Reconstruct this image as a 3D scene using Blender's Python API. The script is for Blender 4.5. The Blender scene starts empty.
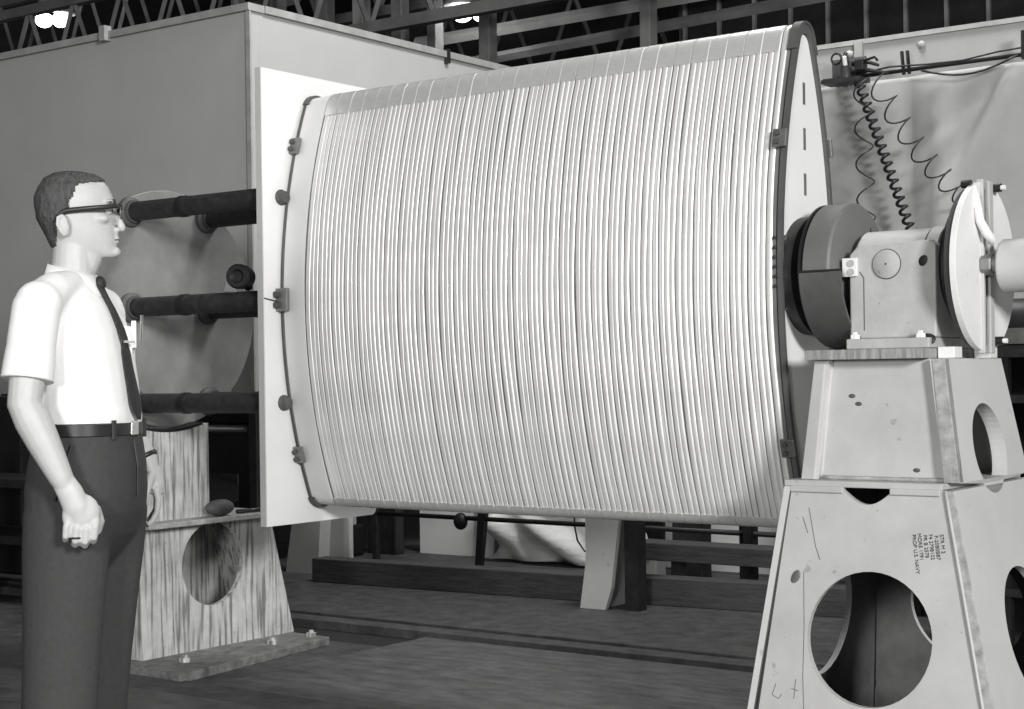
import bpy, bmesh, math, random
from math import sin, cos, pi, radians as R
from mathutils import Vector, Matrix
from mathutils.geometry import tessellate_polygon
random.seed(7)
scn = bpy.context.scene
C = scn.collection

# ------------------------------------------------------------------ camera
YAW = 0.6288
cam_d = bpy.data.cameras.new('camera'); cam = bpy.data.objects.new('camera', cam_d); C.objects.link(cam)
cam_d.sensor_width = 36; cam_d.lens = 1617/1024*36; cam_d.shift_y = 21.1/1024
cam_d.clip_end = 200
cam.matrix_world = Matrix.Translation((0, 0, 1.25)) @ Matrix.Rotation(YAW, 4, 'Z') @ Matrix.Rotation(pi/2, 4, 'X') @ Matrix.Rotation(-0.0137, 4, 'Z')
scn.camera = cam

# ------------------------------------------------------------------ world, lights, exposure
w = bpy.data.worlds.new('world'); scn.world = w; w.use_nodes = True
w.node_tree.nodes['Background'].inputs[0].default_value = (1, 1, 1, 1)
w.node_tree.nodes['Background'].inputs[1].default_value = 0.13
def area(name, loc, target, size, power):
    l = bpy.data.lights.new(name, 'AREA'); l.size = size; l.energy = power
    o = bpy.data.objects.new(name, l); C.objects.link(o); o.location = loc
    o.rotation_euler = (Vector(target) - Vector(loc)).to_track_quat('-Z', 'Y').to_euler()
    return o
area('flood_lamp', (7.2, -1.9, 4.2), (-3.8, 5.2, 1.5), 1.8, 1400)
area('camera_side_lamp', (-.5, -2.5, 2.1), (-3.6, 5.0, 1.5), 0.9, 240)
area('bay_fill_light', (-3.6, 7.0, 6.0), (-5.8, 9.0, .5), 1.5, 240)  # unseen fill light, added to brighten the boards in the back bay
scn.view_settings.view_transform = 'Standard'; scn.view_settings.look = 'None'
scn.view_settings.gamma = 1; scn.view_settings.use_curve_mapping = False
scn.view_settings.exposure = 0.06

# ------------------------------------------------------------------ materials
def mat(name, v, rough=.6, metal=0, var=.15, scale=6, bump=0, spec=.4, coat=0, streak=0, stretch=(1, 1, 1), dark=None, emit=0, spots=0):
    m = bpy.data.materials.new(name); m.use_nodes = True
    nt = m.node_tree; n = nt.nodes; b = n['Principled BSDF']; L = nt.links.new
    b.inputs['Roughness'].default_value = rough; b.inputs['Metallic'].default_value = metal
    b.inputs['Specular IOR Level'].default_value = spec; b.inputs['Coat Weight'].default_value = coat
    tc = n.new('ShaderNodeTexCoord'); mp = n.new('ShaderNodeMapping'); mp.inputs['Scale'].default_value = stretch
    L(tc.outputs['Object'], mp.inputs[0])
    no = n.new('ShaderNodeTexNoise'); no.inputs['Scale'].default_value = scale; no.inputs['Detail'].default_value = 8; no.inputs['Roughness'].default_value = .65
    L(mp.outputs[0], no.inputs[0])
    rp = n.new('ShaderNodeValToRGB'); rp.color_ramp.elements[0].position = .3; rp.color_ramp.elements[1].position = .7
    lo = v*(1-var) if dark is None else dark; hi = min(1, v*(1+var))
    def col(x): return (x*1.005, x, x*.985, 1)
    rp.color_ramp.elements[0].color = col(lo); rp.color_ramp.elements[1].color = col(hi)
    L(no.outputs[0], rp.inputs[0]); out = rp.outputs[0]
    if streak:
        m2 = n.new('ShaderNodeMapping'); m2.inputs['Scale'].default_value = (52, 52, 3.0); L(tc.outputs['Object'], m2.inputs[0])
        s = n.new('ShaderNodeTexNoise'); s.inputs['Scale'].default_value = 1; s.inputs['Detail'].default_value = 5; L(m2.outputs[0], s.inputs[0])
        r2 = n.new('ShaderNodeValToRGB'); r2.color_ramp.elements[0].position = .38; r2.color_ramp.elements[1].position = .52
        r2.color_ramp.elements[0].color = (.2, .2, .2, 1); r2.color_ramp.elements[1].color = (1, 1, 1, 1); L(s.outputs[0], r2.inputs[0])
        mx = n.new('ShaderNodeMix'); mx.data_type = 'RGBA'; mx.blend_type = 'MULTIPLY'; mx.inputs[0].default_value = streak
        L(out, mx.inputs[6]); L(r2.outputs[0], mx.inputs[7]); out = mx.outputs[2]
    if spots:
        s = n.new('ShaderNodeTexNoise'); s.inputs['Scale'].default_value = 22; s.inputs['Detail'].default_value = 3; L(tc.outputs['Object'], s.inputs[0])
        r2 = n.new('ShaderNodeValToRGB'); q0 = .36 if spots > .5 else .28; r2.color_ramp.elements[0].position = q0; r2.color_ramp.elements[1].position = q0+.04
        r2.color_ramp.elements[0].color = (.18, .18, .18, 1); r2.color_ramp.elements[1].color = (1, 1, 1, 1); L(s.outputs[0], r2.inputs[0])
        mx = n.new('ShaderNodeMix'); mx.data_type = 'RGBA'; mx.blend_type = 'MULTIPLY'; mx.inputs[0].default_value = spots
        L(out, mx.inputs[6]); L(r2.outputs[0], mx.inputs[7]); out = mx.outputs[2]
    L(out, b.inputs['Base Color'])
    if bump:
        bp = n.new('ShaderNodeBump'); bp.inputs['Strength'].default_value = bump; bp.inputs['Distance'].default_value = .02
        L(no.outputs[0], bp.inputs['Height']); L(bp.outputs[0], b.inputs['Normal'])
    if emit:
        b.inputs['Emission Color'].default_value = (1, 1, 1, 1); b.inputs['Emission Strength'].default_value = emit
    return m
MT = dict(
    sheet=mat('white_sheet', .72, .45, var=.05, scale=4),
    tube=mat('bright_tubing', .93, .50, .55, var=.12, scale=9, stretch=(6, 1, 1), coat=.3),
    band=mat('clear_tape_band', .90, .38, .6, var=.12, scale=14, coat=.3),
    gap=mat('dull_liner', .15, .5, var=.2, scale=8),
    board=mat('white_board', .78, .6, var=.05, scale=2.5),
    steel=mat('mid_steel', .22, .45, .6, var=.25, scale=20),
    dsteel=mat('dark_steel', .035, .45, .3, var=.4, scale=14),
    black=mat('black_paint', .012, .5, var=.4, scale=10),
    pipe=mat('black_pipe', .026, .55, var=.5, scale=30),
    disc=mat('grey_faceplate', .215, .5, var=.22, scale=5, spots=.0),
    stand=mat('light_grey_paint', .44, .55, var=.10, scale=5, spots=.35),
    standside=mat('pale_grey_paint', .52, .5, var=.06, scale=4, spots=.2),
    edge=mat('flame_cut_edge', .30, .8, var=.4, scale=40, bump=.5, stretch=(1, 1, .15)),
    wornedge=mat('worn_edge', .33, .7, var=.35, scale=24, bump=.3),
    weather=mat('weathered_paint', .48, .7, var=.25, scale=8, streak=.8, spots=.4),
    cast=mat('cast_grey_paint', .42, .55, var=.14, scale=9, bump=.15, spots=.5),
    hub=mat('hub_grey', .14, .55, var=.15, scale=7),
    guard=mat('guard_grey', .085, .6, var=.2, scale=9),
    oilyplate=mat('oily_base_plate', .15, .6, var=.5, scale=18, bump=.3),
    inshade=mat('box_inside_shade', .10, .75, var=.35, scale=6),
    white=mat('white_paint', .74, .45, var=.06, scale=6, spots=.3),
    fl=mat('floor_plate', .064, .62, var=.5, scale=9, bump=.25, spots=.2),
    fl2=mat('floor_plate_pale', .088, .55, var=.5, scale=6, bump=.2, stretch=(1, 2.5, 1), spots=.2),
    flb=mat('floor_pit', .02, .8, var=.4, scale=3),
    timber=mat('dark_timber', .06, .7, var=.35, scale=5, stretch=(1, 8, 8), bump=.3),
    wall=mat('plaster_partition', .42, .8, var=.05, scale=2.2, bump=.05),
    rail=mat('cap_rail', .33, .6, var=.2, scale=8),
    tarp=mat('grey_tarp', .33, .6, var=.10, scale=2.5, bump=.06),
    bgdark=mat('sooty_wall', .05, .9, var=.5, scale=1.5),
    bgsteel=mat('roof_steel', .18, .7, var=.35, scale=2),
    bgpale=mat('roof_steel_pale', .32, .6, var=.3, scale=2),
    bgwhite=mat('bright_board', .85, .6, var=.04, scale=3),
    bggrey=mat('grey_sheet_stock', .25, .6, var=.2, scale=4),
    glass=mat('dusty_pane', .02, .2, var=.4, scale=3, spec=.6),
    crump=mat('crumpled_sheet', .75, .6, var=.18, scale=4, stretch=(.6, 1, 3), bump=.5),
    lamp=mat('lamp_bulb', 1, emit=10),
    skin=mat('skin', .44, .5, var=.06, scale=18, bump=.04),
    hair=mat('short_dark_hair', .055, .6, var=.5, scale=90, bump=.5, stretch=(1, 1, .35)),
    shirt=mat('white_cotton', .76, .8, var=.03, scale=14, bump=.08),
    trous=mat('dark_wool', .040, .85, var=.12, scale=70, bump=.05),
    tie=mat('dark_tie', .018, .7, var=.6, scale=120),
    leather=mat('dark_leather', .02, .4, var=.3, scale=20),
    chrome=mat('bright_metal', .7, .2, 1, var=.05),
    lens=None,
)
g = bpy.data.materials.new('spectacle_lens'); g.use_nodes = True
gb = g.node_tree.nodes['Principled BSDF']; gb.inputs['Transmission Weight'].default_value = 1; gb.inputs['Roughness'].default_value = .02; gb.inputs['IOR'].default_value = 1.05
MT['lens'] = g

# ------------------------------------------------------------------ helpers
class M:
    def __init__(s): s.v = []; s.f = []
    def add(s, v, f):
        b = len(s.v); s.v += [tuple(p) for p in v]; s.f += [tuple(i+b for i in q) for q in f]; return s
    def hexa(s, p):  # p: 4 bottom ccw, 4 top ccw
        return s.add(p, [(3, 2, 1, 0), (4, 5, 6, 7), (0, 1, 5, 4), (1, 2, 6, 5), (2, 3, 7, 6), (3, 0, 4, 7)])
    def box(s, x0, x1, y0, y1, z0, z1):
        return s.hexa([(x0, y0, z0), (x1, y0, z0), (x1, y1, z0), (x0, y1, z0), (x0, y0, z1), (x1, y0, z1), (x1, y1, z1), (x0, y1, z1)])
    def rings(s, rs, cap0=True, cap1=True, closed=False):
        n = len(rs[0]); v = [p for r in rs for p in r]; f = []; m = len(rs)
        for i in range(m if closed else m-1):
            j = (i+1) % m
            for k in range(n):
                l = (k+1) % n; f.append((i*n+k, i*n+l, j*n+l, j*n+k))
        if not closed:
            if cap0: f.append(tuple(reversed(range(n))))
            if cap1: f.append(tuple(range((m-1)*n, m*n)))
        return s.add(v, f)
    def tube(s, pts, rad, n=8, closed=False, flat=1.0, cap=True):
        pts = [Vector(p) for p in pts]; rs = []; m = len(pts); up = None
        for i, p in enumerate(pts):
            a = pts[(i-1) % m] if (closed or i) else p; b = pts[(i+1) % m] if (closed or i < m-1) else p
            t = (b-a).normalized()
            if up is None: up = Vector((0, 0, 1)) if abs(t.z) < .9 else Vector((1, 0, 0))
            u = (up - t*up.dot(t)).normalized(); up = u; w_ = t.cross(u)
            r = rad[i] if isinstance(rad, (list, tuple)) else rad
            rs.append([p + u*(r*flat*cos(2*pi*k/n)) + w_*(r*sin(2*pi*k/n)) for k in range(n)])
        return s.rings(rs, cap, cap, closed)
    def cyl(s, a, b, r, r2=None, n=24): return s.tube([a, b], [r, r if r2 is None else r2], n)
    def lathe(s, origin, axis, prof, n=40):
        """prof: list of (dist along axis, radius)"""
        o = Vector(origin); ax = Vector(axis).normalized()
        u = (Vector((0, 0, 1)) if abs(ax.z) < .9 else Vector((1, 0, 0))); u = (u-ax*u.dot(ax)).normalized(); w_ = ax.cross(u)
        return s.rings([[o+ax*d+u*(r*cos(2*pi*k/n))+w_*(r*sin(2*pi*k/n)) for k in range(n)] for d, r in prof])
    def ell(s, c, r, n=16, m=10, rot=None):
        c = Vector(c); rs = []
        for i in range(m+1):
            th = -pi/2+pi*i/m; q = max(cos(th), .02)
            ring = []
            for k in range(n):
                p = Vector((r[0]*q*cos(2*pi*k/n), r[1]*q*sin(2*pi*k/n), r[2]*sin(th)))
                if rot: p = rot @ p
                ring.append(c+p)
            rs.append(ring)
        return s.rings(rs)
    def plate(s, outer, holes, f0, f1):
        """outer/holes: 2D loops; f0,f1 map (a,b)->3D for the two faces"""
        loops = [outer]+holes; tri = tessellate_polygon([[Vector((a, b, 0)) for a, b in l] for l in loops])
        flat = [q for l in loops for q in l]; n = len(flat)
        v = [f0(*q) for q in flat]+[f1(*q) for q in flat]; f = [tuple(t) for t in tri]+[tuple(i+n for i in reversed(t)) for t in tri]
        b = 0
        for l in loops:
            for k in range(len(l)):
                j = (k+1) % len(l); f.append((b+k, b+j, n+b+j, n+b+k))
            b += len(l)
        return s.add(v, f)
    def mesh(s, name, smooth=False):
        me = bpy.data.meshes.new(name); me.from_pydata(s.v, [], s.f)
        bm = bmesh.new(); bm.from_mesh(me); bmesh.ops.recalc_face_normals(bm, faces=bm.faces); bm.to_mesh(me); bm.free()
        if smooth:
            me.polygons.foreach_set('use_smooth', [True]*len(me.polygons))
        return me
def circ(ca, cb, r, n=40, a0=0): return [(ca+r*cos(a0+2*pi*k/n), cb+r*sin(a0+2*pi*k/n)) for k in range(n)]

def tag(o, label=None, cat=None, group=None, kind=None):
    if label: o['label'] = label
    if cat: o['category'] = cat
    if group: o['group'] = group
    if kind: o['kind'] = kind
    return o
def thing(name, label, cat, loc=(0, 0, 0), rz=0, group=None):
    o = bpy.data.objects.new(name, None); C.objects.link(o); o.location = loc; o.rotation_euler = (0, 0, rz); o.empty_display_size = .1
    return tag(o, label, cat, group)
def ob(name, m, mt, parent=None, smooth=False, bevel=0, loc=None, local=False):
    me = m if isinstance(m, bpy.types.Mesh) else m.mesh(name, bool(smooth))
    if not me.materials: me.materials.append(MT[mt])
    o = bpy.data.objects.new(name, me); C.objects.link(o)
    if parent:
        o.parent = parent
        if parent.type == 'EMPTY' and not local: o.matrix_parent_inverse = Matrix.Translation(parent.location).inverted()
    if loc: o.location = loc
    if bevel:
        b = o.modifiers.new('bevel', 'BEVEL'); b.width = bevel; b.segments = 2; b.limit_method = 'ANGLE'; b.angle_limit = R(40)
    if smooth == 'auto':
        e = o.modifiers.new('edges', 'EDGE_SPLIT'); e.split_angle = R(35)
    return o
def lump(name, m, mt, parent, voxel, it=4, fac=.5):
    o = ob(name, m, mt, parent, smooth=True, local=True)
    r = o.modifiers.new('remesh', 'REMESH'); r.mode = 'VOXEL'; r.voxel_size = voxel; r.use_smooth_shade = True
    s = o.modifiers.new('smooth', 'SMOOTH'); s.factor = fac; s.iterations = it
    return o

YC, ZC = 5.05, 1.575     # winding axis
# ------------------------------------------------------------------ setting: floor
fl = tag(ob('floor', M().box(-30, 14, -6, 24, -.30, -.06), 'flb'), kind='structure')
def fplate(x0, x1, y0, y1, top=0, mt='fl', bot=-.06):
    return ob('floor_plate', M().box(x0, x1, y0, y1, bot, top), mt, fl, bevel=.004)
fplate(-14, 6, 6.36, 8.9, .0); fplate(-14, 6, 6.22, 6.345, -.012)
fplate(-14, 6, 8.92, 11.5, 0); fplate(-30, 14, 11.52, 23.9, 0)
fplate(-4.98, -1.2, 4.69, 6.10, -.015, 'fl2'); fplate(-1.19, 6, 4.69, 6.10, -.015, 'fl2')
fplate(-14, -4.995, 4.69, 5.80, -.02)
fplate(-14, 6, 4.45, 4.675, -.01); fplate(-14, 6, 3.6, 4.435, -.005, 'fl2')
fplate(-14, 6, -6, 3.585, -.0)
# partition: an upper enclosure on posts
def wallbox(name, *a):
    return tag(ob(name, M().box(*a), 'wall'), kind='structure')
wl = wallbox('wall_left', -15, -7.08, 7.06, 7.14, 1.17, 3.50)
wr = wallbox('wall_right', -7.16, -7.08, 7.1405, 12.6, 1.17, 3.50)
for k, (x, y) in enumerate([(-7.14, 7.08), (-9.6, 7.09), (-12.2, 7.09), (-7.13, 10.2), (-7.13, 12.5)]):
    ob('post', M().box(x-.03, x+.03, y+.015, y+.055, -.0, 1.17), 'dsteel', wl if k < 3 else wr)
tag(ob('trim_1', M().box(-15, -7.06, 7.03, 7.17, 3.50, 3.545), 'rail'), kind='structure')
tag(ob('trim_2', M().box(-7.19, -7.05, 7.171, 12.6, 3.50, 3.545), 'rail'), kind='structure')
t3 = tag(ob('trim_3', M().box(-7.10, -7.065, 7.045, 7.058, 1.17, 3.50), 'rail'), kind='structure')
for x in (-8.377,): ob('bracket', M().box(x-.03, x+.03, 7.0, 7.06, 3.48, 3.58), 'rail', wl, bevel=.005)
for y in (8.98,): ob('bracket', M().box(-7.07, -7.04, y-.015, y+.015, 3.46, 3.56), 'dsteel', wr)
# far shell
wb = tag(ob('wall_back', M().box(-30, 14, 23.9, 24.2, 0, 8.2), 'bgdark'), kind='structure')
tag(ob('ceiling', M().box(-30, 14, 6.5, 24, 8.0, 8.2), 'bgdark'), kind='structure')
# windows in the far wall, dark sashes with pale mullions
wn = tag(ob('window_1', M().box(-9.2, -2.0, 15.96, 16.0, 4.35, 7.6), 'bgdark'), kind='structure')
PITCH = .435
for i in range(16):
    for j in range(3):
        x0 = -9.1+i*PITCH; z0 = 4.45+j*1.02
        ob('pane', M().box(x0+.02, x0+PITCH-.02, 15.945, 15.958, z0+.02, z0+1.0), 'glass', wn)
for i in range(17):
    x0 = -9.1+i*PITCH; ob('mullion', M().box(x0-.018, x0+.018, 15.90, 15.945, 4.4, 7.55), 'bggrey', wn)
for j in range(4):
    z0 = 4.45+j*1.02; ob('glazing_bar', M().box(-9.1, -2.08, 15.905, 15.94, z0-.02, z0+.02), 'bgsteel', wn)
for x in (-9.15, -2.05): ob('jamb', M().box(x-.06, x+.06, 15.9, 16.05, 0, 4.36), 'bgsteel', wn)

# ------------------------------------------------------------------ roof steel
def truss(label, y, z0, x0, x1, depth=1.1, n=10, dz=0):
    t = thing('roof_truss', label, 'truss', (0, y, z0), group='roof trusses')
    ob('bottom_chord', M().box(x0, x1, y-.06, y+.06, z0-.06, z0+.06), 'bgsteel', t)
    ob('top_chord', M().box(x0, x1, y-.06, y+.06, z0+depth-.06, z0+depth+.06), 'bgsteel', t)
    for i in range(n):
        a = x0+(x1-x0)*i/n; b = x0+(x1-x0)*(i+1)/n; m_ = (a+b)/2
        ob('web', M().tube([(a, y, z0), (m_, y, z0+depth)], .035, 4), 'bgsteel', t)
        ob('web', M().tube([(m_, y, z0+depth), (b, y, z0)], .035, 4), 'bgsteel', t)
    for s in (x0+.1, x1-.1): ob('hanger', M().box(s-.05, s+.05, y-.05, y+.05, z0+depth, 8.0), 'bgsteel', t)
truss('lattice roof truss spanning above the tall steel posts', 13.0, 4.95, -20, -6, 1.0, 16)
truss('high lattice roof truss under the dark roof', 15.2, 5.75, -24, -4, 1.2, 20)
truss('far lattice roof truss close to the back wall', 18.5, 5.2, -26, -9.6, 1.3, 15)
def rbeam(label, a, b, wd, mt):
    tag(ob('roof_beam', M().tube([a, b], wd, 4), mt), label, 'beam')
rbeam('pale round roof purlin lit beside the hanging lamp', (-11.7, 14.3, 5.05), (-6.4, 16.4, 5.62), .07, 'bgpale')
rbeam('sloping grey tie beam over the partition corner', (-19.5, 13.6, 5.25), (-13.6, 14.4, 5.9), .09, 'bgsteel')
rbeam('long grey purlin crossing above the tarp', (-12.5, 14.6, 4.78), (-3.5, 14.6, 5.0), .06, 'bgsteel')
for i, (x, wd) in enumerate([(-13.9, .05), (-13.36, .07), (-12.73, .09), (-11.96, .075), (-11.5, .075), (-11.1, .06), (-10.2, .07), (-8.3, .06)]):
    tag(ob('steel_post', M().box(x-wd, x+wd, 13.6+.12*(i % 3), 13.75+.12*(i % 3), 0, 7.95), 'bgpale' if i == 3 else 'bgsteel', bevel=.01),
        ['slim grey steel post next to the partition corner', 'grey steel post second from the partition corner', 'widest grey steel post behind the partition', 'broad pale steel post above the partition', 'dark steel post close beside the broad pale one', 'thin grey steel post nearest the lamp', 'dark steel post standing just beyond the lamp', 'lone dark steel post half hidden by the wound panel'][i], 'post')
def lampfix(x, y, z, label):
    t = thing('hanging_lamp', label, 'lamp', (x, y, z))
    d = Vector((.8, .6, 0))*.11
    for s in (-1, 1):
        c = Vector((x, y, z))+d*s
        ob('bulb', M().ell(c, (.115, .115, .10)), 'lamp', t, smooth=True)
        ob('reflector', M().lathe(c+Vector((0, 0, .075)), (0, 0, 1), [(0, .20), (.03, .20), (.14, .09), (.2, .05), (.2, .02), (.13, .05)], 24), 'bgpale', t, smooth='auto')
    ob('stem', M().cyl((x, y, z+.2), (x, y, 7.98), .015, n=8), 'bgsteel', t)
    l = bpy.data.lights.new('lamp_glow', 'POINT'); l.energy = 6; l.shadow_soft_size = .12
    lo = bpy.data.objects.new('lamp_glow', l); C.objects.link(lo); lo.location = (x, y, z-.2)
lampfix(-17.75, 14.0, 6.12, 'twin bulb roof lamp glowing above the long grey partition')
lampfix(-10.65, 14.0, 5.20, 'twin bulb roof lamp glowing beside the pale purlin')

# ------------------------------------------------------------------ tarp curtain and its rail
def tarp_y(x, z):
    y = 8.0
    for xc, a, wd in ((-3.27, .05, .05), (-3.08, -.05, .06), (-3.75, .03, .1), (-2.2, .05, .08), (-1.3, -.05, .1)):
        y += a*math.exp(-((x-xc)/wd)**2)*min(1, max(0, (2.82-z)/.3))
    dx, dz = x+2.70, z-2.78                       # creases pulled from the tie point
    for ang, a in ((-2.22, .05), (-2.02, -.045), (-2.5, .03)):
        d = dx*cos(ang)+dz*sin(ang); p = -dx*sin(ang)+dz*cos(ang)
        if d > 0: y += a*math.exp(-(p/(.03+.03*d))**2)*math.exp(-d*.7)*min(1, d*6)
    y += .012*sin(5.1*x+2*z)+.010*sin(2.3*z-3.7*x)
    return y
tm = M(); NX, NZ = 150, 60
tm.add([(-4.1+i*5.4/NX, tarp_y(-4.1+i*5.4/NX, 1.45+j*1.322/NZ), 1.45+j*1.322/NZ) for j in range(NZ+1) for i in range(NX+1)],
       [(j*(NX+1)+i, j*(NX+1)+i+1, (j+1)*(NX+1)+i+1, (j+1)*(NX+1)+i) for j in range(NZ) for i in range(NX)])
tp = ob('tarp_curtain', tm, 'tarp', smooth=True)
sm = tp.modifiers.new('thick', 'SOLIDIFY'); sm.thickness = .004
tag(tp, 'creased grey tarpaulin hanging from the wall rail', 'tarp')
hb = thing('header_board', 'smooth grey header board above the hanging tarpaulin', 'panel', (-1.4, 8.1, 0))
ob('panel', M().box(-4.4, 1.4, 8.06, 8.10, 2.76, 2.985), 'tarp', hb)
ob('cap_strip', M().box(-4.4, 1.4, 8.045, 8.12, 2.985, 3.01), 'rail', hb)
for x in (-4.3, -1.4, 1.3): ob('post', M().box(x-.04, x+.04, 8.125, 8.2, 0, 3.0), 'dsteel', hb)
for x in (-3.2, -3.6): ob('bolt', M().lathe((x, 8.06, 2.94), (0, -1, 0), [(0, .02), (.012, .02), (.02, .008)], 10), 'rail', hb)
ob('strap', M().box(-3.565, -3.52, 8.035, 8.06, 2.76, 3.0), 'bgpale', hb)
rl = thing('conduit_rail', 'dark conduit rail strung along the top of the tarpaulin', 'rail', (-2, 7.93, 2.79))
ob('rail', M().cyl((-3.7, 7.93, 2.79), (1.2, 7.93, 2.82), .011, n=10), 'dsteel', rl, smooth=True)
for x in (-3.215, -3.245): ob('hook', M().tube([(x, 7.925, 2.77), (x-.005, 7.92, 2.85), (x-.012, 7.93, 2.89)], .010, 6), 'black', rl)
for x in (-3.6, -2.3, -1.0, .9): ob('bracket', M().box(x-.012, x+.012, 7.91, 8.06, 2.782, 2.80), 'dsteel', rl)
ob('slack_cable', M().tube([(-3.14+.055*i, 7.90, 2.775-.055*sin(pi*i/9)+.002*i) for i in range(10)], .006, 6), 'dsteel', rl, smooth=True)
ob('cable', M().tube([(-3.5+.19*i, 7.905, 2.80+.012*sin(i*1.7)+.004*i) for i in range(10)], .005, 6), 'dsteel', rl, smooth=True)
ob('strip_end', M().box(-2.63, -2.61, 7.9, 7.95, 2.77, 2.91), 'black', rl)
ab = thing('air_supply_bracket', 'dark air line bracket with filter bottle and hose fittings', 'fitting', (-3.5, 7.9, 2.74))
ob('shelf', M().box(-3.66, -3.44, 7.82, 7.95, 2.755, 2.775), 'dsteel', ab)
ob('back_plate', M().box(-3.66, -3.47, 7.96, 7.975, 2.775, 2.90), 'guard', ab)
ob('bottle', M().lathe((-3.555, 7.9, 2.775), (0, 0, 1), [(0, .03), (.06, .03), (.075, .022), (.1, .022), (.11, .012), (.14, .012), (.15, .004)], 14), 'dsteel', ab, smooth='auto')
ob('sight_glass', M().lathe((-3.55, 7.885, 2.85), (0, -.3, 1), [(0, .012), (.045, .012), (.05, .004)], 10), 'white', ab, smooth='auto')
ob('gauge_ring', M().tube([(-3.62+.028*cos(a*pi/8), 7.93, 2.90+.028*sin(a*pi/8)) for a in range(16)], .006, 6, closed=True), 'black', ab, smooth=True)
for z, x1 in ((2.845, -3.37), (2.80, -3.32)): ob('hose_barb', M().tube([(-3.52, 7.9, z+.01), (-3.44, 7.9, z+.015), (x1, 7.9, z-.015)], [.014, .012, .007], 8), 'black', ab, smooth=True)
ob('valve_handle', M().tube([(-3.45, 7.88, 2.86), (-3.38, 7.87, 2.87), (-3.365, 7.87, 2.85)], .007, 6), 'black', ab)
ob('regulator', M().box(-3.49, -3.44, 7.86, 7.92, 2.81, 2.87), 'black', ab, bevel=.006)
def coil(name, label, a, b, rad, turns, wire, mt, extra=0, sag=0):
    a, b = Vector(a), Vector(b); d = (b-a).normalized(); u = d.cross(Vector((0, 1, 0))).normalized(); w_ = d.cross(u); n = int(turns*14)
    pts = [a+(b-a)*(i/n)+u*rad*cos(2*pi*turns*i/n)+w_*rad*sin(2*pi*turns*i/n)-Vector((0, 0, sag*sin(pi*i/n))) for i in range(n+1)]
    return tag(ob(name, M().tube(pts, wire, 6), mt, smooth=True), label, 'cord')
coil('coiled_cable', 'tight black coiled cord hanging from the air line bracket', (-3.465, 7.85, 2.76), (-3.115, 7.80, 1.80), .022, 21, .0085, 'black')
coil('coiled_hose', 'thin widely looped dark hose hanging down to the clamp disc', (-3.36, 7.83, 2.74), (-2.86, 7.80, 2.08), .055, 7, .0045, 'dsteel', sag=.07)
coil('loose_wire', 'loose curling wire dangling between drum rim and coiled cord', (-3.42, 7.80, 2.755), (-3.37, 7.72, 1.98), .045, 4.2, .0045, 'dsteel')

# ------------------------------------------------------------------ background machinery and stock
def bgbox(name, label, cat, mt, *a, bevel=.01): return tag(ob(name, M().box(*a), mt, bevel=bevel), label, cat)
def trap(name, label, cat, mt, y, th, pts):
    return tag(ob(name, M().plate(pts, [], lambda a, b: (a, y, b), lambda a, b: (a, y+th, b)), mt), label, cat)
# timbers lying behind the winding frame
def skew(name, label, a, b, wd, z0, z1, mt):
    a, b = Vector(a), Vector(b); d = (b-a).normalized(); n = Vector((-d.y, d.x, 0))*wd
    P = [a, b, b+n, a+n]
    return tag(ob(name, M().hexa([(p.x, p.y, z0) for p in P]+[(p.x, p.y, z1) for p in P]), mt, bevel=.006), label, 'beam')
skew('timber_beam', 'long dark timber lying between mounting board and pale post', (-6.85, 7.30, 0), (-4.93, 7.42, 0), .14, 0, .145, 'timber')
skew('timber_beam', 'shorter dark timber lying between pale post and grey stand', (-4.66, 7.48, 0), (-3.2, 7.62, 0), .14, 0, .15, 'timber')
pp = thing('pale_post', 'pale grey flared steel post below the middle of the wound panel', 'post', (-4.7, 7.28, 0))
ob('face', M().plate([(-4.82, 0), (-4.66, 0), (-4.62, .12), (-4.55, .62), (-4.78, .62), (-4.78, .25)], [], lambda a, b: (a, 7.22, b), lambda a, b: (a, 7.25, b)), 'white', pp)
ob('flange', M().box(-4.555, -4.47, 7.25, 7.33, 0, .62), 'dsteel', pp)
ob('web', M().box(-4.72, -4.69, 7.25, 7.6, 0, .62), 'stand', pp)
ob('cap', M().box(-4.8, -4.46, 7.22, 7.62, .62, .64), 'dsteel', pp)
trap('white_board', 'wide white board with one slanted edge beside the V gap', 'board', 'bgwhite', 8.9, .04, [(-7.30, 0), (-6.70, 0), (-6.86, .9), (-7.30, .9)])
trap('white_board', 'narrow white board leaning beside the V gap', 'board', 'bgwhite', 8.86, .04, [(-6.78, 0), (-6.62, 0), (-6.56, .9), (-6.72, .9)])
trap('grey_board', 'grey board seen inside the V between white boards', 'board', 'bggrey', 9.0, .03, [(-7.0, 0), (-6.66, 0), (-6.60, .85), (-7.0, .85)])
tm = M(); n1, n2 = 40, 20
tm.add([(-6.52+.030*i, 8.75+.045*sin(i*.45+j*.9)+.05*sin(j*.75+i*.1)-.05*(n2-j)/n2, .02+.042*j) for j in range(n2+1) for i in range(n1+1)],
       [(j*(n1+1)+i, j*(n1+1)+i+1, (j+1)*(n1+1)+i+1, (j+1)*(n1+1)+i) for j in range(n2) for i in range(n1)])
cs = ob('crumpled_sheet', tm, 'crump', smooth=True); cs.modifiers.new('thick', 'SOLIDIFY').thickness = .006
tag(cs, 'crumpled white sheet draped behind the dark timber', 'sheet')
bgbox('sheet_rack', 'dark rack holding the crumpled white sheet upright', 'rack', 'dsteel', -6.52, -5.3, 8.90, 8.94, 0, .9)
bgbox('white_board', 'white panel standing between pale post and dark steel post', 'panel', 'bgwhite', -5.75, -5.25, 8.95, 8.99, 0, .9)
bgbox('dark_post', 'broad dark steel post behind the low bench', 'post', 'dsteel', -5.0, -4.79, 8.5, 8.62, 0, 1.4)
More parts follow.
